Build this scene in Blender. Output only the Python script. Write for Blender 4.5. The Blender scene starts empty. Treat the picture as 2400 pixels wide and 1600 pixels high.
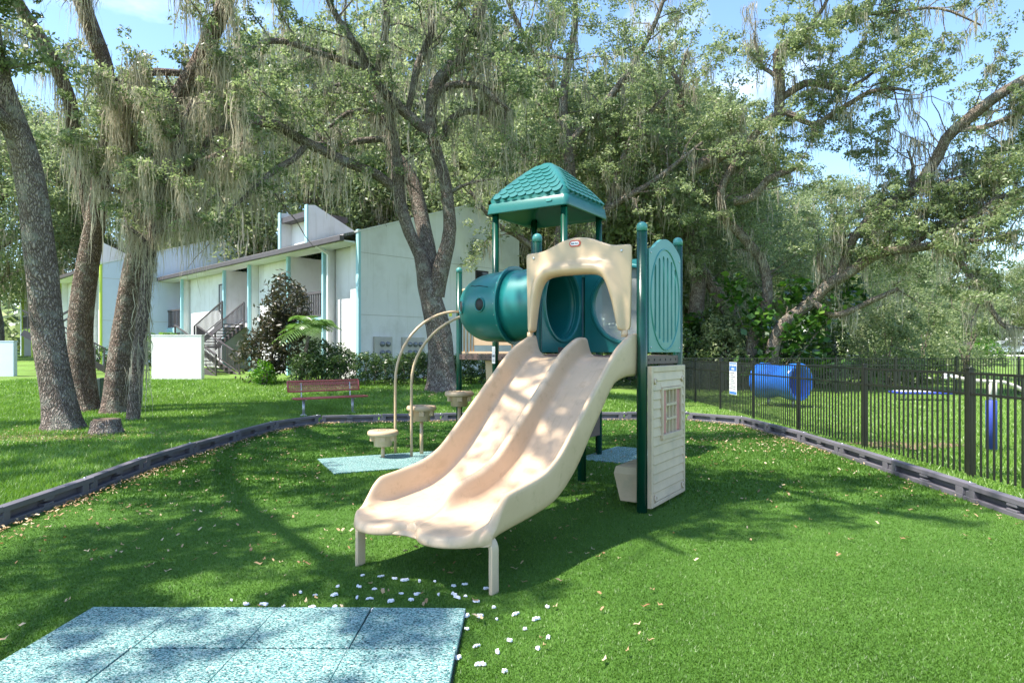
import bpy, bmesh, math, random
import numpy as np
from mathutils import Vector, Matrix, Quaternion

# ------------------------------------------------------------------ camera, sky, sun, exposure
scene = bpy.context.scene
COL = scene.collection
F, H, HOR = 1550.0, 1.7, 825.0          # focal length in photo pixels, eye height, horizon row

cam_d = bpy.data.cameras.new('camera')
cam_d.sensor_width = 36.0
cam_d.lens = F / 2400.0 * 36.0
cam_d.shift_y = 25.0 / 2400.0
cam_d.clip_start = 0.05
cam_d.clip_end = 1500.0
cam = bpy.data.objects.new('camera', cam_d)
cam.location = (0, 0, H)
cam.rotation_euler = (math.pi / 2, 0, 0)
COL.objects.link(cam)
scene.camera = cam

SUN = Vector((-0.46, -0.20, 0.865)).normalized()     # towards the sun
world = bpy.data.worlds.new('World')
scene.world = world
world.use_nodes = True
wn, wl = world.node_tree.nodes, world.node_tree.links
bg = wn['Background']
sky = wn.new('ShaderNodeTexSky')
sky.sky_type = 'NISHITA'
sky.sun_disc = False
sky.sun_elevation = math.asin(SUN.z)
sky.sun_rotation = math.atan2(SUN.x, SUN.y)
sky.air_density = 1.0
sky.dust_density = 0.4
sky.ozone_density = 2.3
tc = wn.new('ShaderNodeTexCoord')
mp = wn.new('ShaderNodeMapping'); mp.inputs['Scale'].default_value = (1.0, 1.0, 2.6)
cn = wn.new('ShaderNodeTexNoise'); cn.inputs['Scale'].default_value = 2.3; cn.inputs['Detail'].default_value = 7; cn.inputs['Roughness'].default_value = 0.55
cr = wn.new('ShaderNodeValToRGB')
cr.color_ramp.elements[0].position = 0.54; cr.color_ramp.elements[0].color = (0, 0, 0, 1)
cr.color_ramp.elements[1].position = 0.80; cr.color_ramp.elements[1].color = (0.7, 0.7, 0.7, 1)
mx = wn.new('ShaderNodeMixRGB'); mx.inputs['Color2'].default_value = (7.5, 7.9, 8.4, 1)
wl.new(tc.outputs['Generated'], mp.inputs['Vector']); wl.new(mp.outputs['Vector'], cn.inputs['Vector'])
wl.new(cn.outputs['Fac'], cr.inputs['Fac']); wl.new(cr.outputs['Color'], mx.inputs['Fac'])
hs = wn.new('ShaderNodeHueSaturation'); hs.inputs['Saturation'].default_value = 1.06
wl.new(sky.outputs['Color'], hs.inputs['Color']); wl.new(hs.outputs['Color'], mx.inputs['Color1']); wl.new(mx.outputs['Color'], bg.inputs['Color'])
bg.inputs['Strength'].default_value = 0.15

sun_d = bpy.data.lights.new('sun', 'SUN')
sun_d.energy = 4.4
sun_d.angle = math.radians(0.53)
sun_d.color = (1.0, 0.945, 0.85)
sun = bpy.data.objects.new('sun', sun_d)
sun.rotation_euler = SUN.to_track_quat('Z', 'Y').to_euler()
sun.location = (-20, -6, 40)
COL.objects.link(sun)

vs = scene.view_settings
vs.view_transform = 'Standard'; vs.look = 'None'; vs.gamma = 1.0; vs.use_curve_mapping = False
vs.exposure = 1.4
scene.render.engine = 'CYCLES'
scene.cycles.max_bounces = 8
scene.cycles.diffuse_bounces = 4
scene.cycles.glossy_bounces = 2
scene.cycles.transmission_bounces = 4
scene.cycles.transparent_max_bounces = 6
scene.cycles.use_denoising = True

# ------------------------------------------------------------------ helpers
rng = np.random.default_rng(7)
random.seed(7)

def at(px, py, Y):
    return Vector(((px - 1200.0) * Y / F, Y, H + (HOR - py) * Y / F))

def ss(a, b, x):
    t = np.clip((x - a) / (b - a), 0, 1)
    return t * t * (3 - 2 * t)

def gz(x, y):
    l = 0.55 * ss(16.5, 25.5, y) + 0.03 * np.clip(y - 25.5, 0, 40)
    r = 1.42 * ss(30, 68, y)
    w = ss(0, 5, x)
    return l * (1 - w) + r * w

def put(o, parent=None, label=None, cat=None, group=None, kind=None):
    COL.objects.link(o)
    if parent is not None: o.parent = parent
    if label: o['label'] = label
    if cat: o['category'] = cat
    if group: o['group'] = group
    if kind: o['kind'] = kind
    return o

def empty(name, loc, rz=0.0, label=None, cat=None, group=None):
    o = bpy.data.objects.new(name, None)
    o.empty_display_size = 0.2
    o.location = loc; o.rotation_euler = (0, 0, rz)
    return put(o, None, label, cat, group)

def frame(d):
    d = d.normalized()
    up = Vector((0, 0, 1)) if abs(d.z) < 0.93 else Vector((1, 0, 0))
    a = d.cross(up).normalized()
    return a, d.cross(a).normalized()

class MB:
    def __init__(s): s.v = []; s.f = []; s.sm = []
    def add(s, vs_, fs, smooth=False):
        n = len(s.v)
        s.v.extend([tuple(p) for p in vs_])
        for f in fs:
            s.f.append(tuple(i + n for i in f)); s.sm.append(smooth)
        return s
    def box(s, x0, x1, y0, y1, z0, z1, M=None):
        p = [(x, y, z) for z in (z0, z1) for y in (y0, y1) for x in (x0, x1)]
        if M is not None: p = [M @ Vector(q) for q in p]
        return s.add(p, [(0, 2, 3, 1), (4, 5, 7, 6), (0, 1, 5, 4), (2, 6, 7, 3), (0, 4, 6, 2), (1, 3, 7, 5)])
    def bar(s, a, b, w, h=None, roll=None):
        a, b = Vector(a), Vector(b); h = h or w
        u, v = frame(b - a)
        p = []
        for c in (a, b):
            p += [c - u * w / 2 - v * h / 2, c + u * w / 2 - v * h / 2, c + u * w / 2 + v * h / 2, c - u * w / 2 + v * h / 2]
        return s.add(p, [(0, 3, 2, 1), (4, 5, 6, 7), (0, 1, 5, 4), (1, 2, 6, 5), (2, 3, 7, 6), (3, 0, 4, 7)])
    def tube(s, pts, r, n=8, cap=True):
        pts = [Vector(p) for p in pts]
        rs = r if hasattr(r, '__len__') else [r] * len(pts)
        base = len(s.v); ua = None
        for i, p in enumerate(pts):
            d = (pts[min(i + 1, len(pts) - 1)] - pts[max(i - 1, 0)])
            if d.length < 1e-9: d = Vector((0, 0, 1))
            d.normalize()
            if ua is None: ua, _ = frame(d)
            else:
                ua = (ua - d * ua.dot(d))
                ua = ua.normalized() if ua.length > 1e-6 else frame(d)[0]
            ub = d.cross(ua)
            for k in range(n):
                t = 2 * math.pi * k / n
                s.v.append(tuple(p + (ua * math.cos(t) + ub * math.sin(t)) * rs[i]))
        for i in range(len(pts) - 1):
            for k in range(n):
                a = base + i * n + k; b = base + i * n + (k + 1) % n
                s.f.append((a, b, b + n, a + n)); s.sm.append(True)
        if cap:
            s.f.append(tuple(base + k for k in reversed(range(n)))); s.sm.append(False)
            e = base + (len(pts) - 1) * n
            s.f.append(tuple(e + k for k in range(n))); s.sm.append(False)
        return s
    def lathe(s, prof, n=24, M=None):
        base = len(s.v)
        for (r, z) in prof:
            for k in range(n):
                t = 2 * math.pi * k / n
                p = Vector((r * math.cos(t), r * math.sin(t), z))
                s.v.append(tuple(M @ p if M is not None else p))
        for i in range(len(prof) - 1):
            for k in range(n):
                a = base + i * n + k; b = base + i * n + (k + 1) % n
                s.f.append((a, b, b + n, a + n)); s.sm.append(True)
        if prof[0][0] > 1e-4: s.f.append(tuple(base + k for k in reversed(range(n)))); s.sm.append(False)
        e = base + (len(prof) - 1) * n
        if prof[-1][0] > 1e-4: s.f.append(tuple(e + k for k in range(n))); s.sm.append(False)
        return s
    def prism(s, poly, d0, d1, fn):
        """poly: 2D points; fn(a, b, d) -> 3D"""
        n = len(poly)
        p = [fn(a, b, d0) for a, b in poly] + [fn(a, b, d1) for a, b in poly]
        fs = [tuple(reversed(range(n))), tuple(range(n, 2 * n))]
        fs += [(i, (i + 1) % n, n + (i + 1) % n, n + i) for i in range(n)]
        return s.add(p, fs)
    def loft(s, secs, closed=True, caps=True):
        n = len(secs[0]); base = len(s.v)
        for q in secs: s.v.extend([tuple(p) for p in q])
        m = n if closed else n - 1
        for i in range(len(secs) - 1):
            for k in range(m):
                a = base + i * n + k; b = base + i * n + (k + 1) % n
                s.f.append((a, b, b + n, a + n)); s.sm.append(True)
        if caps and closed:
            s.f.append(tuple(base + k for k in reversed(range(n)))); s.sm.append(False)
            e = base + (len(secs) - 1) * n
            s.f.append(tuple(e + k for k in range(n))); s.sm.append(False)
        return s
    def mesh(s, name):
        me = bpy.data.meshes.new(name)
        me.from_pydata(s.v, [], s.f)
        me.polygons.foreach_set('use_smooth', s.sm)
        me.update()
        bm = bmesh.new(); bm.from_mesh(me)
        bmesh.ops.recalc_face_normals(bm, faces=bm.faces)
        bm.to_mesh(me); bm.free()
        return me
    def build(s, name, m, parent=None, bevel=0, subsurf=0, seg=2, **kw):
        me = s.mesh(name); me.materials.append(m)
        o = bpy.data.objects.new(name, me)
        put(o, parent, **kw)
        if bevel: add_bevel(o, bevel, seg)
        if subsurf:
            d = o.modifiers.new('subsurf', 'SUBSURF'); d.levels = d.render_levels = subsurf
        return o

def add_bevel(o, w, seg=2):
    b = o.modifiers.new('bevel', 'BEVEL'); b.width = w; b.segments = seg; b.limit_method = 'ANGLE'; b.angle_limit = math.radians(35)
    b.harden_normals = False

def dup(o, parent=None, loc=None, rot=None, scale=None):
    c = o.copy(); COL.objects.link(c); c.parent = parent
    if loc is not None: c.location = loc
    if rot is not None: c.rotation_euler = rot
    if scale is not None: c.scale = scale
    return c

def mesh_np(name, V, Fq, mat_, tint=None, parent=None, smooth=False, **kw):
    """V (n,3), Fq (m,k) integer faces of equal size"""
    me = bpy.data.meshes.new(name)
    k = Fq.shape[1]
    me.vertices.add(len(V)); me.vertices.foreach_set('co', np.ascontiguousarray(V, dtype=np.float32).ravel())
    me.loops.add(Fq.size); me.loops.foreach_set('vertex_index', np.ascontiguousarray(Fq, dtype=np.int32).ravel())
    me.polygons.add(len(Fq)); me.polygons.foreach_set('loop_start', np.arange(0, Fq.size, k, dtype=np.int32))
    me.polygons.foreach_set('loop_total', np.full(len(Fq), k, dtype=np.int32))
    if smooth: me.polygons.foreach_set('use_smooth', np.ones(len(Fq), dtype=bool))
    if tint is not None:
        at_ = me.attributes.new('tint', 'FLOAT', 'FACE'); at_.data.foreach_set('value', np.asarray(tint, dtype=np.float32))
    me.update(calc_edges=True)
    me.materials.append(mat_)
    o = bpy.data.objects.new(name, me)
    return put(o, parent, **kw)

# ------------------------------------------------------------------ materials
def newmat(name):
    m = bpy.data.materials.new(name); m.use_nodes = True
    nt = m.node_tree
    return m, nt.nodes, nt.links, nt.nodes['Principled BSDF']

def noise(n, l, scale, detail=4, rough=0.55, coord='Object', stretch=None):
    t = n.new('ShaderNodeTexCoord'); q = n.new('ShaderNodeTexNoise')
    q.inputs['Scale'].default_value = scale; q.inputs['Detail'].default_value = detail; q.inputs['Roughness'].default_value = rough
    if stretch:
        mp_ = n.new('ShaderNodeMapping'); mp_.inputs['Scale'].default_value = stretch
        l.new(t.outputs[coord], mp_.inputs['Vector']); l.new(mp_.outputs['Vector'], q.inputs['Vector'])
    else: l.new(t.outputs[coord], q.inputs['Vector'])
    return q.outputs['Fac']

def ramp(n, l, fac, stops):
    r = n.new('ShaderNodeValToRGB')
    e = r.color_ramp.elements
    while len(e) < len(stops): e.new(0.5)
    for i, (p, c) in enumerate(stops):
        e[i].position = p; e[i].color = (c[0], c[1], c[2], 1)
    l.new(fac, r.inputs['Fac'])
    return r.outputs['Color']

def bump(n, l, b, fac, strength=0.3, dist=0.01, chain=None):
    q = n.new('ShaderNodeBump'); q.inputs['Strength'].default_value = strength; q.inputs['Distance'].default_value = dist
    l.new(fac, q.inputs['Height'])
    if chain is not None: l.new(chain, q.inputs['Normal'])
    l.new(q.outputs['Normal'], b.inputs['Normal'])
    return q.outputs['Normal']

def plain(name, c, rough=0.5, var=0.12, scale=3.0, metal=0.0, bumpy=0.0, bscale=60, coord='Object', spec=0.5, dirt=None):
    m, n, l, b = newmat(name)
    f = noise(n, l, scale, 5, 0.6, coord)
    lo = tuple(x * (1 - var) for x in c); hi = tuple(min(1, x * (1 + var)) for x in c)
    stops = [(0.3, lo), (0.7, hi)]
    if dirt: stops = [(0.22, dirt), (0.42, lo), (0.75, hi)]
    l.new(ramp(n, l, f, stops), b.inputs['Base Color'])
    b.inputs['Roughness'].default_value = rough; b.inputs['Metallic'].default_value = metal
    b.inputs['Specular IOR Level'].default_value = spec
    if bumpy: bump(n, l, b, noise(n, l, bscale, 3, 0.6, coord), bumpy, 0.004)
    return m

M = {}
M['tan'] = plain('tan_plastic', (0.57, 0.405, 0.245), 0.36, 0.06, 1.6, bumpy=0.06, bscale=240)
M['tan_wall'] = plain('weathered_tan_plastic', (0.60, 0.465, 0.32), 0.5, 0.09, 4.0, bumpy=0.15, bscale=90, dirt=(0.42, 0.36, 0.25))
def slide_plastic():
    m, n, l, b = newmat('worn_tan_slide_plastic')
    blot = noise(n, l, 2.2, 5, 0.6); scr = noise(n, l, 34, 4, 0.7, stretch=(1.0, .07, .12)); grime = noise(n, l, 7, 6, 0.72)
    c1 = ramp(n, l, blot, [(0.3, (0.545, 0.385, 0.24)), (0.7, (0.615, 0.44, 0.285))])
    mm = n.new('ShaderNodeMixRGB'); mm.blend_type = 'MULTIPLY'; mm.inputs['Fac'].default_value = 0.9
    l.new(c1, mm.inputs['Color1']); l.new(ramp(n, l, grime, [(0.26, (0.74, 0.72, 0.66)), (0.44, (1, 1, 1))]), mm.inputs['Color2'])
    m2 = n.new('ShaderNodeMixRGB'); m2.blend_type = 'MULTIPLY'; m2.inputs['Fac'].default_value = 0.55
    l.new(mm.outputs['Color'], m2.inputs['Color1']); l.new(ramp(n, l, scr, [(0.30, (0.80, 0.79, 0.77)), (0.46, (1, 1, 1))]), m2.inputs['Color2'])
    l.new(m2.outputs['Color'], b.inputs['Base Color'])
    rr = n.new('ShaderNodeMapRange'); rr.inputs['To Min'].default_value = 0.30; rr.inputs['To Max'].default_value = 0.52
    l.new(grime, rr.inputs['Value']); l.new(rr.outputs['Result'], b.inputs['Roughness'])
    bump(n, l, b, scr, 0.06, 0.004)
    return m
M['slide'] = slide_plastic()
M['teal'] = plain('teal_plastic', (0.010, 0.155, 0.150), 0.33, 0.10, 2.0, bumpy=0.05, bscale=200)
M['teal_roof'] = plain('teal_roof_plastic', (0.015, 0.135, 0.124), 0.34, 0.10, 3.0, bumpy=0.05, bscale=200)
M['teal_light'] = plain('pale_teal_plastic', (0.060, 0.25, 0.225), 0.38, 0.08, 2.0, bumpy=0.05, bscale=200)
M['post'] = plain('green_powder_coat', (0.003, 0.050, 0.030), 0.26, 0.10, 6.0)
M['brown'] = plain('brown_plastic', (0.10, 0.062, 0.055), 0.5, 0.12, 5.0, bumpy=0.15)
M['orange'] = plain('orange_tan_plastic', (0.42, 0.17, 0.045), 0.45, 0.10, 3.0)
M['pink'] = plain('faded_red_plastic', (0.50, 0.20, 0.17), 0.5, 0.12, 8.0)
M['bolt'] = plain('steel_bolt', (0.55, 0.55, 0.56), 0.3, 0.05, 5, metal=1.0)
M['kerb'] = plain('grey_recycled_plastic', (0.13, 0.12, 0.14), 0.5, 0.2, 2.2, bumpy=0.25, bscale=120, coord='Object', dirt=(0.085, 0.078, 0.08))
M['iron'] = plain('black_aluminium', (0.016, 0.017, 0.014), 0.35, 0.2, 5)
M['galv'] = plain('galvanised_steel', (0.42, 0.42, 0.45), 0.42, 0.1, 9, metal=0.7)
def stucco(name, c, d):
    m, n, l, b = newmat(name)
    a = noise(n, l, 0.8, 5, 0.6); st_ = noise(n, l, 2.6, 5, 0.65, stretch=(1.6, 1.6, 0.12)); bl = noise(n, l, 0.5, 4, 0.7)
    mm = n.new('ShaderNodeMixRGB'); mm.blend_type = 'MULTIPLY'; mm.inputs['Fac'].default_value = 0.8
    l.new(ramp(n, l, a, [(0.25, d), (0.5, c)]), mm.inputs['Color1']); l.new(ramp(n, l, st_, [(0.28, (0.84, 0.83, 0.80)), (0.45, (1, 1, 1))]), mm.inputs['Color2'])
    m2 = n.new('ShaderNodeMixRGB'); m2.blend_type = 'MULTIPLY'; m2.inputs['Fac'].default_value = 0.7
    l.new(mm.outputs['Color'], m2.inputs['Color1']); l.new(ramp(n, l, bl, [(0.35, (0.9, 0.9, 0.89)), (0.6, (1, 1, 1))]), m2.inputs['Color2'])
    l.new(m2.outputs['Color'], b.inputs['Base Color']); b.inputs['Roughness'].default_value = 0.88
    bump(n, l, b, noise(n, l, 45, 3, 0.6), 0.3, 0.004)
    return m
M['stucco'] = stucco('white_stucco', (0.76, 0.75, 0.745), (0.63, 0.615, 0.59))
M['stucco_old'] = plain('white_stucco', (0.755, 0.745, 0.74), 0.85, 0.05, 0.8, bumpy=0.3, bscale=45, dirt=(0.61, 0.59, 0.56))
M['stucco_shaded'] = plain('blue_shaded_stucco', (0.60, 0.66, 0.76), 0.85, 0.05, 0.8, bumpy=0.3, bscale=45)  # blue cast of the shaded walls put into the base colour
M['trim'] = plain('aqua_trim_paint', (0.33, 0.58, 0.62), 0.6, 0.06, 2)
M['trim_yellow'] = plain('yellow_green_trim', (0.50, 0.62, 0.08), 0.6, 0.06, 2)
M['fascia'] = plain('dark_brown_metal', (0.075, 0.062, 0.065), 0.5, 0.12, 3)
M['pipe_white'] = plain('white_downspout', (0.72, 0.72, 0.70), 0.5, 0.05, 3)
M['window_frame'] = plain('bronze_window_frame', (0.035, 0.028, 0.024), 0.4, 0.1, 5)
M['curtain'] = plain('pale_blind', (0.42, 0.42, 0.44), 0.8, 0.08, 4)
M['meter'] = plain('grey_meter_glass', (0.22, 0.24, 0.27), 0.2, 0.15, 9, metal=0.3)
M['blue'] = plain('blue_barrel_plastic', (0.018, 0.17, 0.70), 0.25, 0.10, 2.0)
M['blue_pad'] = plain('blue_sleeve', (0.035, 0.06, 0.36), 0.55, 0.08, 3)
M['white'] = plain('white_plastic', (0.72, 0.72, 0.74), 0.5, 0.05, 4)
M['glue'] = plain('white_residue', (0.80, 0.78, 0.80), 0.9, 0.06, 40, bumpy=0.4, bscale=120)
M['beige_pipe'] = plain('beige_pipe', (0.52, 0.47, 0.40), 0.5, 0.06, 4)
M['bench'] = plain('red_vinyl_coat', (0.45, 0.105, 0.095), 0.5, 0.10, 5)
M['box_green'] = plain('green_utility_paint', (0.055, 0.085, 0.075), 0.6, 0.12, 4)
M['concrete'] = plain('pale_concrete', (0.46, 0.44, 0.40), 0.85, 0.10, 2, bumpy=0.2)
M['car_silver'] = plain('silver_car_paint', (0.55, 0.56, 0.60), 0.25, 0.04, 2, metal=0.4)
M['car_white'] = plain('white_car_paint', (0.75, 0.75, 0.77), 0.25, 0.03, 2)
M['rubber'] = plain('black_rubber', (0.02, 0.02, 0.02), 0.7, 0.15, 8)
M['glass_dark'] = plain('dark_glass', (0.02, 0.025, 0.03), 0.06, 0.1, 3)
M['old_wood'] = plain('weathered_grey_wood', (0.16, 0.135, 0.125), 0.85, 0.25, 6, bumpy=0.4, bscale=40)
M['wood_end'] = plain('cut_wood', (0.11, 0.075, 0.05), 0.9, 0.3, 9, bumpy=0.5, bscale=30)
M['sign_blue'] = plain('sign_blue', (0.055, 0.17, 0.47), 0.5, 0.05, 5)
M['logo_red'] = plain('logo_red', (0.52, 0.09, 0.06), 0.4, 0.05, 5)
M['ink'] = plain('ink_blue', (0.012, 0.02, 0.10), 0.5, 0.02, 5)
M['ink_grey'] = plain('ink_grey', (0.14, 0.16, 0.20), 0.5, 0.02, 5)
M['yellow'] = plain('yellow_tag', (0.62, 0.60, 0.06), 0.6, 0.05, 5)
M['terracotta'] = plain('terracotta', (0.42, 0.16, 0.08), 0.7, 0.1, 5)

def leafmat(name, dark, mid, light, rough=0.42, trans=0.28, spec=0.5):
    m, n, l, b = newmat(name)
    a = n.new('ShaderNodeAttribute'); a.attribute_name = 'tint'
    c = ramp(n, l, a.outputs['Fac'], [(0.0, dark), (0.55, mid), (1.0, light)])
    l.new(c, b.inputs['Base Color'])
    b.inputs['Roughness'].default_value = rough; b.inputs['Specular IOR Level'].default_value = spec
    t = n.new('ShaderNodeBsdfTranslucent')
    h = n.new('ShaderNodeHueSaturation'); h.inputs['Value'].default_value = 1.5; h.inputs['Saturation'].default_value = 1.1
    l.new(c, h.inputs['Color']); l.new(h.outputs['Color'], t.inputs['Color'])
    x = n.new('ShaderNodeMixShader'); x.inputs['Fac'].default_value = trans
    out = n['Material Output']
    l.new(b.outputs['BSDF'], x.inputs[1]); l.new(t.outputs['BSDF'], x.inputs[2]); l.new(x.outputs['Shader'], out.inputs['Surface'])
    return m

M['leaf'] = leafmat('oak_leaf', (0.080, 0.112, 0.046), (0.175, 0.225, 0.098), (0.33, 0.38, 0.20), 0.40, 0.50, 0.6)
M['leaf_far'] = leafmat('far_oak_leaf', (0.105, 0.142, 0.064), (0.205, 0.255, 0.116), (0.36, 0.405, 0.225), 0.42, 0.50, 0.6)
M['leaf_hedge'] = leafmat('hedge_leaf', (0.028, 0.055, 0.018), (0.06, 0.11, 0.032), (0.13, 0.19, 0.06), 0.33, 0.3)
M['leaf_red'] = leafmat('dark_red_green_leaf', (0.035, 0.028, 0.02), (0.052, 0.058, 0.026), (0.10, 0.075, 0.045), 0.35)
M['leaf_bright'] = leafmat('bright_leaf', (0.05, 0.14, 0.012), (0.09, 0.22, 0.02), (0.15, 0.30, 0.035), 0.4, 0.35)
M['leaf_vine'] = leafmat('vine_leaf', (0.025, 0.07, 0.015), (0.05, 0.13, 0.02), (0.14, 0.24, 0.035), 0.32, 0.3)
M['palm'] = leafmat('palm_leaf', (0.07, 0.14, 0.035), (0.13, 0.24, 0.055), (0.22, 0.34, 0.11), 0.35, 0.35)
M['moss'] = leafmat('spanish_moss', (0.25, 0.23, 0.175), (0.42, 0.385, 0.30), (0.60, 0.54, 0.43), 0.9, 0.45, 0.1)
M['blade'] = leafmat('lawn_blade', (0.085, 0.165, 0.022), (0.145, 0.265, 0.040), (0.26, 0.38, 0.10), 0.42, 0.35)
M['turf_blade'] = leafmat('turf_blade', (0.042, 0.100, 0.011), (0.078, 0.165, 0.020), (0.155, 0.265, 0.055), 0.45, 0.25, 0.35)
M['litter'] = leafmat('dead_leaf', (0.26, 0.14, 0.06), (0.42, 0.29, 0.16), (0.62, 0.50, 0.34), 0.7, 0.15)

def bark(name, dark, light, sc):
    m, n, l, b = newmat(name)
    t = n.new('ShaderNodeTexCoord'); mp_ = n.new('ShaderNodeMapping'); mp_.inputs['Scale'].default_value = (sc, sc, sc * 0.24)
    nz = n.new('ShaderNodeTexNoise'); nz.inputs['Scale'].default_value = 3.5; nz.inputs['Detail'].default_value = 4
    ad = n.new('ShaderNodeMixRGB'); ad.blend_type = 'LINEAR_LIGHT'; ad.inputs['Fac'].default_value = 0.10
    l.new(t.outputs['Object'], nz.inputs['Vector']); l.new(t.outputs['Object'], ad.inputs['Color1']); l.new(nz.outputs['Color'], ad.inputs['Color2'])
    l.new(ad.outputs['Color'], mp_.inputs['Vector'])
    v = n.new('ShaderNodeTexVoronoi'); v.feature = 'DISTANCE_TO_EDGE'; v.inputs['Scale'].default_value = 1.0
    l.new(mp_.outputs['Vector'], v.inputs['Vector'])
    big = noise(n, l, 1.1, 4, 0.6)
    r1 = n.new('ShaderNodeMapRange'); r1.inputs['From Max'].default_value = 0.34; l.new(v.outputs['Distance'], r1.inputs['Value'])
    fine = noise(n, l, 26, 5, 0.65)
    mu = n.new('ShaderNodeMath'); mu.operation = 'MULTIPLY'; l.new(r1.outputs['Result'], mu.inputs[0]); l.new(fine, mu.inputs[1])
    c1 = ramp(n, l, mu.outputs['Value'], [(0.03, dark), (0.26, tuple((a + b_) / 2 for a, b_ in zip(dark, light))), (0.62, light)])
    mm = n.new('ShaderNodeMixRGB'); mm.blend_type = 'MULTIPLY'; mm.inputs['Fac'].default_value = 0.7
    l.new(c1, mm.inputs['Color1']); l.new(ramp(n, l, big, [(0.35, (0.62, 0.60, 0.56)), (0.62, (1.05, 1.0, 0.96))]), mm.inputs['Color2'])
    li = noise(n, l, 3.2, 5, 0.68); lm = n.new('ShaderNodeMixRGB')
    l.new(ramp(n, l, li, [(0.50, (0, 0, 0)), (0.66, (0.55, 0.55, 0.55))]), lm.inputs['Fac']); l.new(mm.outputs['Color'], lm.inputs['Color1']); lm.inputs['Color2'].default_value = (0.36, 0.36, 0.30, 1)
    l.new(lm.outputs['Color'], b.inputs['Base Color'])
    b.inputs['Roughness'].default_value = 0.9; b.inputs['Specular IOR Level'].default_value = 0.15
    c = bump(n, l, b, fine, 0.35, 0.02)
    bump(n, l, b, r1.outputs['Result'], 0.9, 0.035, c)
    return m
M['bark'] = bark('oak_bark', (0.095, 0.074, 0.062), (0.44, 0.375, 0.335), 26)
M['bark_red'] = bark('red_brown_oak_bark', (0.095, 0.068, 0.054), (0.42, 0.325, 0.27), 26)
M['bark_far'] = bark('far_oak_bark', (0.11, 0.088, 0.072), (0.40, 0.335, 0.28), 18)

def ground_mat(name, a, b_, c, s1, s2):
    m, n, l, b = newmat(name)
    f1 = noise(n, l, s1, 6, 0.65); f2 = noise(n, l, s2, 3, 0.6)
    mm = n.new('ShaderNodeMixRGB'); mm.blend_type = 'MULTIPLY'; mm.inputs['Fac'].default_value = 0.75
    l.new(ramp(n, l, f1, [(0.3, a), (0.5, b_), (0.72, c)]), mm.inputs['Color1'])
    l.new(ramp(n, l, f2, [(0.3, (0.6, 0.6, 0.6)), (0.68, (1.25, 1.25, 1.2))]), mm.inputs['Color2'])
    l.new(mm.outputs['Color'], b.inputs['Base Color'])
    b.inputs['Roughness'].default_value = 0.85; b.inputs['Specular IOR Level'].default_value = 0.2
    bump(n, l, b, f2, 0.6, 0.02)
    return m
M['lawn'] = ground_mat('lawn_soil_and_grass', (0.105, 0.14, 0.038), (0.125, 0.215, 0.038), (0.175, 0.285, 0.06), 0.55, 38)
M['turf'] = ground_mat('artificial_turf_backing', (0.050, 0.120, 0.016), (0.066, 0.150, 0.020), (0.086, 0.178, 0.028), 0.7, 90)
M['dirt'] = ground_mat('bare_dirt', (0.16, 0.10, 0.06), (0.21, 0.14, 0.09), (0.27, 0.19, 0.13), 3, 40)

def mat_rubber():
    m, n, l, b = newmat('speckled_rubber')
    t = n.new('ShaderNodeTexCoord')
    mp_ = n.new('ShaderNodeMapping'); mp_.inputs['Scale'].default_value = (1.0, 1.7, 1)
    v = n.new('ShaderNodeTexVoronoi'); v.inputs['Scale'].default_value = 112; v.inputs['Randomness'].default_value = 1
    l.new(t.outputs['Object'], mp_.inputs['Vector']); l.new(mp_.outputs['Vector'], v.inputs['Vector'])
    sp = n.new('ShaderNodeSeparateColor'); l.new(v.outputs['Color'], sp.inputs['Color'])
    c = ramp(n, l, sp.outputs['Red'], [(0.0, (0.008, 0.020, 0.022)), (0.27, (0.02, 0.095, 0.092)), (0.42, (0.09, 0.25, 0.235)), (0.66, (0.195, 0.36, 0.33)), (0.88, (0.39, 0.50, 0.465))])
    big = noise(n, l, 2.0, 4, 0.6)
    mm = n.new('ShaderNodeMixRGB'); mm.blend_type = 'MULTIPLY'; mm.inputs['Fac'].default_value = 0.6
    l.new(c, mm.inputs['Color1']); l.new(ramp(n, l, big, [(0.3, (0.75, 0.78, 0.8)), (0.7, (1.1, 1.1, 1.1))]), mm.inputs['Color2'])
    for lk in list(l):
        if lk.to_node.type == 'VALTORGB': pass
    l.new(mm.outputs['Color'], b.inputs['Base Color'])
    b.inputs['Roughness'].default_value = 0.8
    bump(n, l, b, v.outputs['Distance'], 0.8, 0.006)
    return m
M['mat'] = mat_rubber()

def shingle_mat():
    m, n, l, b = newmat('grey_asphalt_shingle')
    t = n.new('ShaderNodeTexCoord'); br = n.new('ShaderNodeTexBrick')
    br.inputs['Scale'].default_value = 3.2; br.inputs['Color1'].default_value = (0.26, 0.25, 0.25, 1); br.inputs['Color2'].default_value = (0.17, 0.16, 0.16, 1)
    br.inputs['Mortar'].default_value = (0.05, 0.048, 0.047, 1); br.inputs['Mortar Size'].default_value = 0.03
    mp_ = n.new('ShaderNodeMapping'); mp_.inputs['Rotation'].default_value = (0, 0, math.pi / 2)
    l.new(t.outputs['Object'], mp_.inputs['Vector']); l.new(mp_.outputs['Vector'], br.inputs['Vector'])
    l.new(br.outputs['Color'], b.inputs['Base Color']); b.inputs['Roughness'].default_value = 0.9
    bump(n, l, b, br.outputs['Fac'], -0.5, 0.02)
    return m
M['shingle'] = shingle_mat()

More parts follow.
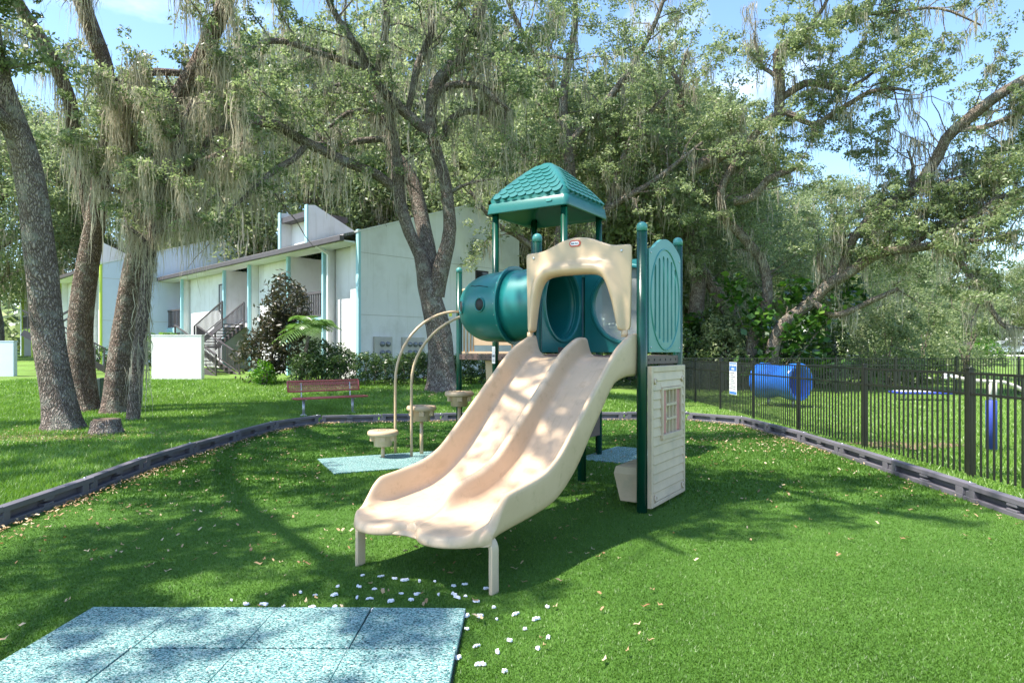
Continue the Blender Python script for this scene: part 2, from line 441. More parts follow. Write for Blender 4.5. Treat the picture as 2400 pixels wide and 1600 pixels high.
def bubble_mat():
    m, n, l, b = newmat('scratched_clear_plastic')
    tr = n.new('ShaderNodeBsdfTransparent'); tr.inputs['Color'].default_value = (0.95, 0.97, 0.96, 1)
    b.inputs['Base Color'].default_value = (0.62, 0.64, 0.63, 1); b.inputs['Roughness'].default_value = 0.45
    x = n.new('ShaderNodeMixShader')
    f = noise(n, l, 2.5, 3, 0.5)
    mr = n.new('ShaderNodeMapRange'); mr.inputs['To Min'].default_value = 0.30; mr.inputs['To Max'].default_value = 0.40
    l.new(f, mr.inputs['Value']); l.new(mr.outputs['Result'], x.inputs['Fac'])
    l.new(tr.outputs['BSDF'], x.inputs[1]); l.new(b.outputs['BSDF'], x.inputs[2])
    l.new(x.outputs['Shader'], n['Material Output'].inputs['Surface'])
    return m
M['bubble'] = bubble_mat()

# ------------------------------------------------------------------ ground
def grid_sheet(name, xs, ys, zf, m, **kw):
    X, Y = np.meshgrid(xs, ys); Z = zf(X, Y)
    V = np.stack([X.ravel(), Y.ravel(), Z.ravel()], 1)
    nx, ny = len(xs), len(ys)
    i = np.arange((nx - 1) * (ny - 1)); a = (i // (nx - 1)) * nx + i % (nx - 1)
    return mesh_np(name, V, np.stack([a, a + 1, a + nx + 1, a + nx], 1), m, smooth=True, **kw)

xs = np.concatenate([np.linspace(-400, -60, 12), np.linspace(-56, 60, 80), np.linspace(66, 400, 12)])
ys = np.concatenate([np.linspace(-60, -4, 10), np.linspace(-2, 80, 90), np.linspace(86, 700, 16)])
grid_sheet('lawn', xs, ys, lambda x, y: gz(x, y) - 0.012, M['lawn'], kind='structure', label='sunlit green lawn with patchy soil')

# border polyline (inner face of the kerb, ground level)
BORDER = [(-4.95, 3.2), (-4.95, 4.75), (-4.95, 6.39), (-5.05, 7.95), (-5.2, 9.37), (-5.25, 10.95), (-5.22, 12.6), (-5.12, 14.25), (-4.55, 15.68),
          (-3.2, 16.02), (-1.72, 16.22), (-0.2, 16.42), (1.32, 16.52), (2.84, 16.54), (4.38, 16.5), (5.33, 15.4), (5.36, 13.9), (5.42, 12.4),
          (5.36, 10.85), (5.27, 9.25), (5.21, 7.6), (5.14, 6.1), (5.1, 4.6), (5.08, 3.1)]
poly = [(-4.95, 0.4)] + BORDER + [(5.08, 0.4)]
mb = MB(); mb.add([(x, y, 0.0) for x, y in poly], [tuple(range(len(poly)))])
mb.build('playground_turf', M['turf'], kind='structure', label='green artificial turf of the playground')

def in_poly(px, py, pts):
    ins = np.zeros(len(px), bool); n = len(pts)
    for i in range(n):
        x0, y0 = pts[i]; x1, y1 = pts[(i + 1) % n]
        c = ((y0 > py) != (y1 > py)) & (px < (x1 - x0) * (py - y0) / (y1 - y0 + 1e-12) + x0)
        ins ^= c
    return ins

# road far away on the right and a pale path
mb = MB()
for x0, x1, y0, y1 in ((28, 110, 62, 66.5),):
    mb.add([(x0, y0, 0), (x1, y0 - 3, 0), (x1, y1 - 3, 0), (x0, y1, 0)], [(0, 1, 2, 3)])
o = mb.build('road', M['concrete'], kind='structure', label='pale road beyond the dog park')
for v in o.data.vertices: v.co.z = float(gz(v.co.x, v.co.y)) + 0.03

# ------------------------------------------------------------------ blades of grass
def blades(name, P, h, w, m, label, lean=0.45, base=0.25):
    n = len(P)
    th = rng.uniform(0, 2 * np.pi, n); hh = h * rng.uniform(0.55, 1.15, n); ww = w * rng.uniform(0.7, 1.3, n)
    d = np.stack([np.cos(th), np.sin(th), np.zeros(n)], 1) * (ww / 2)[:, None]
    la = rng.uniform(0, 2 * np.pi, n); ll = hh * rng.uniform(0.1, lean * 2, n)
    tip = P + np.stack([np.cos(la) * ll, np.sin(la) * ll, hh], 1)
    V = np.empty((n * 3, 3)); V[0::3] = P - d; V[1::3] = P + d; V[2::3] = tip
    Fq = np.arange(n * 3).reshape(-1, 3)
    patch = 0.5 + 0.5 * np.sin(P[:, 0] * 1.7 + np.sin(P[:, 1] * 1.3) * 2) * np.sin(P[:, 1] * 1.1 + P[:, 0] * .6)
    t = np.clip(rng.beta(2, 2.2, n) * 0.7 + base * patch + .10 * np.sin(P[:, 0] * 5.1 + np.sin(P[:, 1] * 3.7)) , 0, 1)
    return mesh_np(name, V, Fq, m, tint=t, kind='stuff', label=label)

def scatter(n, x0, x1, y0, y1, p=1.0):
    """denser towards small y"""
    u = rng.uniform(0, 1, n); e = 1 - p
    y = (y0 ** e + u * (y1 ** e - y0 ** e)) ** (1 / e) if abs(e) > 1e-6 else y0 * (y1 / y0) ** u
    return rng.uniform(x0, x1, n), y

MAT_RECTS = []    # filled below: rubber mats keep the blades off
FRONT = [(-2.76, 2.40), (-0.315, 2.40), (-0.315, 4.325), (-2.76, 4.325)]
PODMAT = [(-3.09, 10.42), (-2.47, 9.17), (-0.62, 10.05), (-1.24, 11.3)]
TOWMAT = [(0.3, 11.9), (0.95, 10.55), (1.75, 10.55), (2.25, 11.75), (1.6, 12.4)]

def keep_off(x, y):
    k = np.ones(len(x), bool)
    for r in (FRONT, PODMAT): k &= ~in_poly(x, y, r)
    return k

def lawn_pts(x, y): return np.stack([x, y, gz(x, y) - 0.012], 1)

tx, ty = scatter(560000, -5.0, 5.2, 2.9, 10.5, 1.9)
k = (rng.uniform(0, 1, len(tx)) > ss(7.0, 10.5, ty)) & in_poly(tx, ty, poly) & keep_off(tx, ty) & (np.abs(tx) < 0.80 * ty + 0.4)
P1_ = np.stack([tx[k], ty[k], np.zeros(k.sum())], 1)
blades('turf_blades', P1_, 0.017, 0.0056, M['turf_blade'], 'short green plastic blades of the near turf', 0.6)
tx, ty = scatter(165000, -5.2, 5.4, 7.0, 16.5, 1.6)
k = (rng.uniform(0, 1, len(tx)) < ss(6.6, 10.0, ty)) & in_poly(tx, ty, poly) & keep_off(tx, ty)
blades('turf_blades', np.stack([tx[k], ty[k], np.zeros(k.sum())], 1), 0.036, 0.016, M['turf_blade'], 'short green plastic blades of the turf farther back', 0.35)
inner = [(x * 1.03, y * 1.006 + .05) for x, y in poly]
tx, ty = scatter(230000, -19, -5.0, 6.0, 21, 1.7)
k = (~in_poly(tx, ty, inner)) & (np.abs(tx) < 0.82 * ty + 1.0) & (np.abs(tx) > 5.1)
blades('lawn_grass', lawn_pts(tx[k], ty[k]), 0.085, 0.017, M['blade'], 'long bright grass left of the playground border', 0.5, 0.35)
tx, ty = scatter(130000, -20, 5, 16.2, 27, 1.5)
k = ~in_poly(tx, ty, inner)
blades('lawn_grass', lawn_pts(tx[k], ty[k]), 0.085, 0.028, M['blade'], 'grass of the lawn between border and hedge', 0.5, 0.35)
tx, ty = scatter(210000, 5.3, 30, 6.0, 30, 1.9)
k = (~in_poly(tx, ty, inner)) & (np.abs(tx) < 0.82 * ty + 1.0)
blades('lawn_grass', lawn_pts(tx[k], ty[k]), 0.075, 0.02, M['blade'], 'sunny grass of the dog park behind the black fence', 0.5, 0.35)

# bare dirt patches
for i, (cx, cy, rx, ry, lab) in enumerate(((-9.2, 13.2, 1.3, .5, 'bare soil around the tree stump'), (7.3, 12.1, 1.0, .45, 'worn bare patch in the dog park grass'), (-12.2, 13.2, 1.0, .4, 'bare soil left of the big oak'))):
    mb = MB(); n = 28
    ring = []
    for kk in range(n):
        a = 2 * math.pi * kk / n; r = 1 + .22 * math.sin(3 * a + i) + .13 * math.sin(7 * a + 2 * i)
        ring.append((cx + rx * r * math.cos(a), cy + ry * r * math.sin(a), float(gz(cx, cy)) + 0.004))
    mb.add(ring, [tuple(range(n))]); mb.build('soil_patch', M['dirt'], kind='structure', label=lab)

# fallen leaves
def litter(name, P, size, label):
    n = len(P); th = rng.uniform(0, 2 * np.pi, n); L = size * rng.uniform(.6, 1.3, n); W = L * rng.uniform(.28, .42, n)
    dx = np.stack([np.cos(th), np.sin(th), rng.uniform(-.25, .25, n)], 1) * (L / 2)[:, None]
    dy = np.stack([-np.sin(th), np.cos(th), rng.uniform(-.4, .4, n)], 1) * (W / 2)[:, None]
    C = P.copy(); C[:, 2] += rng.uniform(.022, .04, n)
    V = np.empty((n * 6, 3)); up = np.array([0, 0, .012])
    V[0::6] = C - dx + up; V[1::6] = C - dx * .35 + dy + up; V[2::6] = C + dx * .4 + dy * .8; V[3::6] = C + dx + up * 1.3; V[4::6] = C + dx * .4 - dy * .8; V[5::6] = C - dx * .35 - dy + up
    b = np.arange(n)[:, None] * 6
    Fq = np.concatenate([b + np.array([[0, 1, 2, 5]]), b + np.array([[5, 2, 3, 4]])], 0)
    t = rng.uniform(0, 1, n)
    return mesh_np(name, V, Fq, M['litter'], tint=np.concatenate([t, t]), kind='stuff', label=label)
lp = []
for i in range(len(BORDER) - 1):
    (x0, y0), (x1, y1) = BORDER[i], BORDER[i + 1]
    if y0 < 4.5 and x0 > 0: continue
    nn = 110 if x0 < -3 else (80 if y0 > 12 else 14)
    t = rng.uniform(0, 1, nn); off = np.abs(rng.exponential(.16, nn)) + .05
    nx, ny = -(y1 - y0), (x1 - x0); L = math.hypot(nx, ny); nx, ny = -nx / L, -ny / L
    lp += [(x0 + (x1 - x0) * a + nx * o_, y0 + (y1 - y0) * a + ny * o_, 0) for a, o_ in zip(t, off)]
lx, ly = scatter(1000, -4.8, 5.0, 5.2, 16, .7)
k = keep_off(lx, ly) & ~((lx > .8) & (ly < 7.5) & (rng.uniform(0, 1, len(lx)) < .75))
lp += [(a, b, 0) for a, b in zip(lx[k], ly[k])]
lx, ly = scatter(70, -3.4, 1.0, 3.6, 6, 1.0)
k = keep_off(lx, ly); lp += [(a, b, 0) for a, b in zip(lx[k], ly[k])]
lp += [(rng.uniform(2.5, 5.2), rng.uniform(11, 15.5), 0) for _ in range(420)]
litter('fallen_leaves', np.array(lp), 0.054, 'dry brown and tan fallen leaves on the turf')
lx = rng.normal(-9.3, 1.6, 420); ly = rng.normal(13.4, .8, 420)
litter('fallen_leaves', lawn_pts(lx, ly), 0.08, 'dry brown leaves around the stump and oak')

lx = rng.normal(-2.3, .8, 160); ly = rng.normal(22.0, .5, 160)
litter('fallen_leaves', lawn_pts(lx, ly), 0.10, 'dry leaves round the foot of the forked oak')

# ------------------------------------------------------------------ rubber mats
def tiles_mat(name, label, origin, ux, uy, nx, ny, size, rot):
    e = empty(name, (origin[0], origin[1], 0), rot, label, 'mat')
    mb = MB(); mb.box(0.003, size - .003, 0.009, size - .009, 0.0, 0.036)
    ul = MB(); ul.box(-.004, nx * size + .004, -.004, ny * size + .004, 0.001, .006); ul.build('underlay', M['rubber'], e)
    first = None
    for j in range(ny):
        for i in range(nx):
            if first is None:
                first = mb.build('tile', M['mat'], e, bevel=.004); o = first
            else: o = dup(first, e)
            o.location = (i * size, j * size, 0.001 + .003 * ((i * 3 + j * 5) % 3))
            o.rotation_euler = (0, 0, math.radians([0, .5, -.4][(i + j) % 3]))
    return e
S = 0.61
tiles_mat('rubber_mat', 'speckled blue rubber tile mat in the foreground', (-2.755, 2.50), 1, 1, 4, 3, S, math.radians(-.4))
e = empty('rubber_mat', (PODMAT[1][0], PODMAT[1][1], 0), math.atan2(.88, 1.85), 'blue rubber mat under the step pods', 'mat')
mb = MB(); mb.box(0.002, 1.02, 0.002, 1.38, 0.002, .024); t0 = mb.build('tile', M['mat'], e, bevel=.004); dup(t0, e, (1.024, 0, 0))
e = empty('rubber_mat', (1.02, 10.45, 0), math.radians(-32), 'blue rubber mat behind the slide under the canopy tower', 'mat')
mb = MB(); mb.box(0.002, .62, 0.002, 1.6, 0.002, .024); t0 = mb.build('tile', M['mat'], e, bevel=.004); dup(t0, e, (.624, 0, 0))

# white residue spots around the front mat
spots = []
for i, row in enumerate(((855, 1353, 9, 26), (790, 1378, 9, 30), (700, 1392, 7, 34), (530, 1412, 14, 40))):
    x, y, n, st = row
    for q in range(n): spots.append((x + q * (st + 9) + random.uniform(-13, 13), y + q * 3.0 + random.uniform(-5, 5)))
for x, y in ((1072,1403),(1117,1412),(1157,1426),(1092,1446),(1122,1448),(1283,1424),(1208,1441),(1255,1454),(1094,1475),(1230,1477),(1285,1496),(1195,1504),(1117,1516),(1166,1531),(1260,1522),(1073,1544),(1125,1560),(1182,1577)):
    spots.append((x, y))
def blob_mesh(seed):
    r = random.Random(seed); mb = MB(); n = 14; top = []; bot = []
    ph = [r.uniform(0, 6.28) for _ in range(3)]
    for k in range(n):
        a = 2 * math.pi * k / n; q = .029 * (1 + .30 * math.sin(2 * a + ph[0]) + .08 * math.sin(5 * a + ph[1]) + r.uniform(-.28, .28))
        top.append((q * .86 * math.cos(a), q * .86 * math.sin(a), .021 + r.uniform(-.003, .003))); bot.append((q * math.cos(a), q * math.sin(a), .008))
    mb.v = bot + top
    mb.f = [tuple(range(n, 2 * n))] + [(k, (k + 1) % n, n + (k + 1) % n, n + k) for k in range(n)]; mb.sm = [False] * len(mb.f)
    me = mb.mesh('white_spot'); me.materials.append(M['glue']); return me
spot_meshes = [blob_mesh(i) for i in range(6)]
for i, (px, py) in enumerate(spots):
    d = F * H / (py - HOR); x = (px - 1200) * d / F
    if in_poly(np.array([x]), np.array([d]), FRONT)[0] : continue
    o = bpy.data.objects.new('white_spot', spot_meshes[i % 6]); o.location = (x, d, 0); o.rotation_euler = (0, 0, random.uniform(0, 6.28))
    s_ = random.uniform(.38, .85); o.scale = (s_, s_ * random.uniform(.6, 1), random.uniform(.6, 1))
    put(o, None, 'small ragged white spot on the turf around the front mat', 'spot', 'white spots on the turf by the front mat')

# ------------------------------------------------------------------ playground border
bd = empty('playground_border', (0, 15.5, 0), 0, 'dark grey recycled plastic kerb running round the turf', 'border')
def timber_mesh():
    mb = MB()                                    # unit length along x, inner face towards -y, 0.2 high
    mb.box(0.03, 0.97, 0.078, 0.10, 0.0, 0.196)           # back plate
    mb.box(0.035, 1.03, -0.002, 0.079, 0.145, 0.205)      # top bar, laps over the next one
    mb.box(-0.03, 0.965, -0.002, 0.079, 0.0, 0.062)       # bottom bar
    mb.box(0.033, 0.10, 0.0, 0.079, 0.058, 0.149)
    mb.box(0.885, 0.968, 0.0, 0.079, 0.058, 0.149)
    mb.box(0.44, 0.545, 0.002, 0.079, 0.112, 0.148)
    mb.box(0.44, 0.545, 0.002, 0.079, 0.058, 0.088)
    mb.box(-0.005, 0.037, 0.004, 0.098, 0.0, 0.125)
    mb.box(0.035, 1.03, 0.036, 0.10, 0.192, 0.206)
    return mb
tm = timber_mesh().mesh('border_timber'); tm.materials.append(M['kerb'])
for i in range(len(BORDER) - 1):
    (x0, y0), (x1, y1) = BORDER[i], BORDER[i + 1]
    L = math.hypot(x1 - x0, y1 - y0)
    o = bpy.data.objects.new('border_timber', tm); put(o, bd)
    o.location = (x0, y0 - 15.5, -0.005 + .008 * math.sin(i * 2.1)); o.rotation_euler = (0, math.radians(.25 * math.sin(i * 1.7)), math.atan2(y1 - y0, x1 - x0)); o.scale = (L, 1, 1)
    add_bevel(o, .008, 2)
    st = MB(); st.lathe([(.016, .196), (.016, .214), (.0, .216)], 10)
    c = st.build('stake', M['bolt'], o); c.location = (.985, .068, 0); c.scale = (1 / L, 1, 1)

# ------------------------------------------------------------------ the playset
PO = Vector((0.295, 7.72, 0)); PR = math.radians(-32.8)
ps = empty('playset', PO, PR, 'beige and teal playset with double slide, tunnel and canopy tower', 'playset')
W, D, DZ = 1.29, 1.15, 1.66
def V3(x, y, z): return (x, y, z)

def post(x, y, z1, r=.056, cap=True, name='post'):
    mb = MB(); mb.lathe([(r, -.02), (r, z1)], 20)
    o = mb.build(name, M['post'], ps); o.location = (x, y, 0)
    if cap:
        c = MB(); c.lathe([(r * 1.04, z1 - .045)] + [(r * 1.04 * math.cos(a), z1 + r * .95 * math.sin(a)) for a in np.linspace(0, math.pi / 2, 7)], 20)
        c.build('post_cap', M['teal_light'], o)
    return o
for x, y, z in ((0, 0, 3.03), (W, 0, 3.03), (W, D, 3.03), (0, D, 2.72)): post(x, y, z)
TU0, TU1, TV0, TV1 = -2.01, -.77, 2.09, 3.29
for x, y in ((TU0, TV0), (TU1, TV0), (TU0, TV1), (TU1, TV1)): post(x, y, 4.0, .053, cap=False)
QX, QY = -3.25, 2.76
post(QX, QY, 3.16, .053)

# decks: perforated plate with brown beams
def deck(poly2, z, name='deck'):
    mb = MB(); mb.prism(poly2, z - .03, z, V3); return mb.build(name, M['brown'], ps, bevel=.004)
deck([(.0, .0), (W, .0), (W, D), (.0, D)], DZ)
deck([(TU0, TV0), (TU1, TV0), (TU1, TV1), (TU0, TV1)], DZ)
deck([(TU0, TV0), (TU0, TV1), (QX, QY)], DZ - .004)
def beam(a, b, z1=DZ + .004, h=.095):
    a, b = Vector((*a, 0)), Vector((*b, 0)); d = (b - a); L = d.length; d.normalize()
    a = a + d * .058; L -= .116
    mb = MB(); mb.box(0, L, -.022, .022, z1 - h, z1)
    o = mb.build('deck_beam', M['brown'], ps, bevel=.004); o.location = a; o.rotation_euler = (0, 0, math.atan2(d.y, d.x))
    n = int(L / .16)
    for k in range(n):
        x = L * (k + .5) / n
        q = MB(); q.lathe([(.013, 0), (.013, .004)], 10); c = q.build('bolt_hole', M['rubber'], o)
        c.location = (x, -.022, z1 - h / 2); c.rotation_euler = (math.pi / 2, 0, 0)
beam((0, 0), (W, 0)); beam((W, 0), (W, D)); beam((W, D), (0, D)); beam((0, D), (0, 0))
beam((TU0, TV0), (TU1, TV0)); beam((TU1, TV0), (TU1, TV1)); beam((TU1, TV1), (TU0, TV1)); beam((QX, QY), (TU0, TV0)); beam((TU0, TV1), (QX, QY))

# --- double slide
def curve(tab):
    X = [a for a, _ in tab]; Yv = [b for _, b in tab]
    from bisect import bisect
    n = len(X); m = [0] * n
    for i in range(n):
        if i == 0: m[i] = (Yv[1] - Yv[0]) / (X[1] - X[0])
        elif i == n - 1: m[i] = (Yv[-1] - Yv[-2]) / (X[-1] - X[-2])
        else:
            d0 = (Yv[i] - Yv[i - 1]) / (X[i] - X[i - 1]); d1 = (Yv[i + 1] - Yv[i]) / (X[i + 1] - X[i])
            m[i] = 0 if d0 * d1 <= 0 else 2 * d0 * d1 / (d0 + d1)
    def f(x):
        i = min(max(bisect(X, x) - 1, 0), n - 2); h = X[i + 1] - X[i]; t = min(max((x - X[i]) / h, 0), 1)
        return (2 * t**3 - 3 * t**2 + 1) * Yv[i] + (t**3 - 2 * t**2 + t) * h * m[i] + (-2 * t**3 + 3 * t**2) * Yv[i + 1] + (t**3 - t**2) * h * m[i + 1]
    return f
rail = curve([(-.1, 1.90), (.12, 1.895), (.3, 1.84), (.52, 1.75), (1.02, 1.40), (1.53, 1.02), (1.85, .80), (2.1, .72), (2.4, .685), (2.66, .665), (2.80, .61), (2.94, .515), (3.06, .455), (3.2, .45)])
bed = curve([(-.1, 1.655), (.1, 1.65), (.3, 1.60), (.52, 1.48), (1.02, 1.10), (1.53, .70), (1.85, .535), (2.1, .475), (2.5, .445), (3.0, .425), (3.2, .42)])
divr = curve([(-.1, 1.86), (.15, 1.86), (.3, 1.81), (.52, 1.71), (1.02, 1.35), (1.53, .97), (1.85, .76), (2.1, .68), (2.35, .645), (2.5, .60), (2.68, .49), (2.85, .455), (3.2, .435)])
under = curve([(-.1, 1.44), (.2, 1.44), (.52, 1.40), (1.02, 1.03), (1.53, .60), (1.85, .455), (2.1, .42), (2.5, .395), (3.0, .375), (3.2, .37)])
def slide_section(s, u0, u1, endk=0.0):
    w = u1 - u0; mid = (u0 + u1) / 2
    r, b, dv, un = rail(s), bed(s), divr(s), under(s)
    pts = []
    def P(u, z): pts.append([u, z])
    rw = .050
    P(u0 + .012, un); P(u0 + .006, un + (r - un) * .5); P(u0, r - .03); P(u0 + .008, r - .006); P(u0 + rw * .5, r + .004); P(u0 + rw - .006, r - .008); P(u0 + rw + .004, r - .035)
    P(u0 + rw + .018, b + (r - b) * .45); P(u0 + rw + .03, b + .05); P(u0 + rw + .055, b + .014); P(u0 + rw + .10, b)
    lane = mid - .04 - (u0 + rw)
    for q in (.35, .5, .65): P(u0 + rw + lane * q, b - .004)
    P(mid - .145, b); P(mid - .10, b + .014); P(mid - .076, b + (dv - b) * .22)
    P(mid - .055, b + (dv - b) * .55); P(mid - .042, dv - .03); P(mid - .03, dv - .006); P(mid, dv + .006)
    left = [p[:] for p in pts]
    right = [[u0 + u1 - p[0], p[1]] for p in reversed(left[:-1])]
    # underside
    bot = [[u0 + u1 - (u0 + .05), un - .004], [mid + .25, max(b - .035, un)], [mid, max(b - .04, un)], [mid - .25, max(b - .035, un)], [u0 + .05, un - .004]]
    return left + right + bot
secs = []
SS = list(np.linspace(0.0, 2.4, 34)) + list(np.linspace(2.46, 3.06, 18))
for s in SS:
    t = s / 3.06
    u0 = -.03 + .03 * t; u1 = 1.25 + .06 * t
    sec = slide_section(s, u0, u1)
    mid = (u0 + u1) / 2; out = []
    for (u, z) in sec:
        q = abs(u - mid) / ((u1 - u0) / 2)                 # 0 divider .. 1 outer edge
        lobe = .16 * (.5 + .5 * math.cos(math.pi * min(1, q / .36))) + .27 * max(0, (q - .50) / .50) ** 2.2
        k = max(0, (s - 2.2) / .86) ** 2
        out.append((u, -(s - lobe * k), z))
    secs.append(out)
# rolled lip: the edge turns down and closes on the underside
last = secs[-1]; nt_ = len(last) - 5
for j, (dz, ds, cl) in enumerate(((-.010, .022, 0), (-.034, .040, .25), (-.066, .042, .6), (-.088, .026, .98))):
    q = []
    for i_, (u, y, z) in enumerate(last):
        lipz = min(z, .50)
        zz_ = z + dz if i_ < nt_ else z - .03 * (j + 1) / 4
        zt_ = .345
        q.append((u, y - ds, zz_ + (zt_ - zz_) * cl))
    secs.append(q)
mb = MB(); mb.loft(secs, caps=False)
sl = mb.build('double_slide', M['slide'], ps, subsurf=1)
for (x, s, kx) in ((.15, 2.86, -1), (1.2, 2.80, 1)):
    mb = MB(); path = []
    for a in np.linspace(0, math.pi / 2, 8): path.append((x + kx * .0 + kx * .10 * math.sin(a), -s - .0, .30 + .10 * math.cos(a)))
    path += [(x + kx * .10, -s, .15), (x + kx * .102, -s, -.02)]
    path = [(x - kx * .05, -s, .395)] + path
    q = []
    for p in path:                               # flat strap section
        pass
    secs2 = []
    for i, p in enumerate(path):
        p = Vector(p); d = Vector(path[min(i + 1, len(path) - 1)]) - Vector(path[max(i - 1, 0)]); d.normalize()
        nrm = Vector((d.z, 0, -d.x)) * .016; wv = Vector((0, .042, 0))
        secs2.append([p + nrm + wv, p + nrm - wv, p - nrm - wv, p - nrm + wv])
    mb.loft(secs2)
    mb.build('slide_leg', M['tan_wall'], sl, bevel=.004)

# --- arch panel over the slide entrance
def arch_outline():
    top = curve([(-.10, 2.84), (.10, 2.85), (.24, 2.895), (.40, 2.955), (.555, 2.975), (.71, 2.955), (.87, 2.895), (1.01, 2.85), (1.21, 2.845)])
    O, I = [], []
    for z in np.linspace(1.92, 2.78, 10):
        O.append((-.10 + .022 * (1 - (z - 1.92) / .86), z))
    for u in np.linspace(-.10, 1.21, 29): O.append((u, top(u)))
    for z in np.linspace(2.78, 1.92, 10): O.append((1.21 - .018 * (1 - (z - 1.92) / .86), z))
    n = len(O)
    # inner: same count
    key = [(.035, 1.92), (.060, 2.10), (.095, 2.30), (.135, 2.43), (.19, 2.505), (.28, 2.54), (.42, 2.55), (.66, 2.55), (.80, 2.54), (.88, 2.505), (.93, 2.43), (.975, 2.30), (1.03, 2.10), (1.075, 1.92)]
    L = [0]
    for i in range(1, len(key)): L.append(L[-1] + math.dist(key[i], key[i - 1]))
    LO = [0]
    for i in range(1, n): LO.append(LO[-1] + math.dist(O[i], O[i - 1]))
    fx = curve([(a, k_[0]) for a, k_ in zip(L, key)]); fz = curve([(a, k_[1]) for a, k_ in zip(L, key)])
    for i in range(n):
        t = LO[i] / LO[-1] * L[-1]; I.append((fx(t), fz(t)))
    return O, I
O_, I_ = arch_outline()
secs = []
prof = [(0.0, -.075), (.02, -.09), (.10, -.095), (.28, -.098), (.40, -.108), (.52, -.15), (.66, -.19), (.82, -.195), (.94, -.165), (1.0, -.115), (1.0, -.05), (.5, -.05), (0.0, -.05)]
for o2, i2 in zip(O_, I_):
    w = math.dist(o2, i2); g = min(1, .13 / w) if w > .2 else 1
    sec = []
    for a, y in prof:
        if 0.28 < a < 1.0 and w > .2: aa = 1 - (1 - a) * min(1, .30 / w)
        else: aa = a
        sec.append((o2[0] + (i2[0] - o2[0]) * aa, y, o2[1] + (i2[1] - o2[1]) * aa))
    secs.append(sec)
mb = MB(); mb.loft(secs)
ar = mb.build('arch_panel', M['tan'], ps, subsurf=1)
def disk(name, m, parent, loc, r, th=.006, rot=(math.pi / 2, 0, 0), n=16, sx=1):
    q = MB(); q.lathe([(r, 0), (r, th * .6), (r * .8, th), (0, th)], n)
    o = q.build(name, m, parent); o.location = loc; o.rotation_euler = rot; o.scale = (sx, 1, 1); return o
for x in (.01, 1.10): disk('bolt', M['bolt'], ar, (x, -.098, 2.78), .014)
for x in (-.03, 1.14): 
    q = MB(); q.lathe([(.038, 1.86), (.034, 1.93)], 14); c = q.build('arch_foot', M['tan'], ar); c.location = (x, -.11, 0)
# oval maker plate with blue lettering
def stadium(a, b, n=12):
    pts = []
    for k in range(n + 1): t = -math.pi / 2 + math.pi * k / n; pts.append((a - b + b * math.cos(t), b * math.sin(t)))
    for k in range(n + 1): t = math.pi / 2 + math.pi * k / n; pts.append((-a + b + b * math.cos(t), b * math.sin(t)))
    return pts
mb = MB(); mb.prism(stadium(.071, .036), 0, .012, lambda a, b, d: (a, -d, b)); lg = mb.build('maker_plate', M['logo_red'], ar, bevel=.003); lg.location = (.545, -.094, 2.905)
def text_mesh(txt, size, name, m, parent=None, loc=(0, 0, 0), rot=(math.pi / 2, 0, 0), ext=.0012, bold=.0, align='CENTER', sx=1.0):
    cu = bpy.data.curves.new(name, 'FONT'); cu.body = txt; cu.size = size; cu.extrude = ext; cu.offset = bold; cu.align_x = align; cu.align_y = 'CENTER'; cu.resolution_u = 2
    t = bpy.data.objects.new(name + '_tmp', cu); COL.objects.link(t)
    dg = bpy.context.evaluated_depsgraph_get(); me = bpy.data.meshes.new_from_object(t.evaluated_get(dg))
    bpy.data.objects.remove(t); bpy.data.curves.remove(cu)
    me.name = name; me.materials.clear(); me.materials.append(m)
    o = bpy.data.objects.new(name, me); put(o, parent); o.location = loc; o.rotation_euler = rot; o.scale = (sx, 1, 1); return o
# white insert and text live on the arch as siblings of the plate
mb = MB(); mb.prism(stadium(.053, .021), 0, .004, lambda a, b, d: (a, -d, b)); w_ = mb.build('plate_insert', M['white'], ar); w_.location = (.545, -.1045, 2.905)
text_mesh('little tikes', .021, 'plate_lettering', M['ink'], ar, (.545, -.1095, 2.904), bold=.0006)

# --- panel helpers in the local frame: plane through (p0, direction d, normal n)
def holed_panel(name, w, z0, z1, cx, cz, R, th, m, topf=None, rim=.02):
    mb = MB(); n = 64
    angs = [2 * math.pi * k / n for k in range(n)]
    for (px, pz) in ((0, z0), (w, z0), (w, z1), (0, z1)): angs.append(math.atan2(pz - cz, px - cx) % (2 * math.pi))
    angs = sorted(angs)
    def outer(a):
        c, s = math.cos(a), math.sin(a); t = 1e9
        if c > 1e-9: t = min(t, (w - cx) / c)
        if c < -1e-9: t = min(t, -cx / c)
        if s > 1e-9: t = min(t, (z1 - cz) / s)
        if s < -1e-9: t = min(t, (z0 - cz) / s)
        return cx + c * t, cz + s * t
    loops = []
    for (rad, y) in ((R, th), (R, -.004), (R + .012, -rim), (R + .035, -rim), (R + .05, 0)):
        loops.append([(cx + rad * math.cos(a), y, cz + rad * math.sin(a)) for a in angs])
    loops.append([(lambda q: (q[0], 0, q[1]))(outer(a)) for a in angs])
    loops.append([(lambda q: (q[0], th, q[1]))(outer(a)) for a in angs])
    loops.append(loops[0])
    mb.loft(loops, closed=True, caps=False)
    for i in range(len(mb.sm)): mb.sm[i] = False
    return mb.build(name, m, ps)
HOLEZ = 2.30
p_tun = holed_panel('tunnel_panel', D - .12, 1.70, 2.86, (D - .12) / 2 , HOLEZ, .44, .05, M['teal'])
p_tun.location = (.03, .06, 0); p_tun.rotation_euler = (0, 0, math.radians(90))   # normal -x? faces the deck
p_bub = holed_panel('bubble_panel', W - .12, 1.70, 2.86, (W - .12) / 2, HOLEZ, .46, .05, M['teal'])
p_bub.location = (.06, D - .03, 0)
mb = MB()
prof = [(.47 * math.cos(a), .30 * math.sin(a)) for a in np.linspace(0, math.pi / 2, 12)]
prof[-1] = (0.0, .30)
mb.lathe(prof, 40)
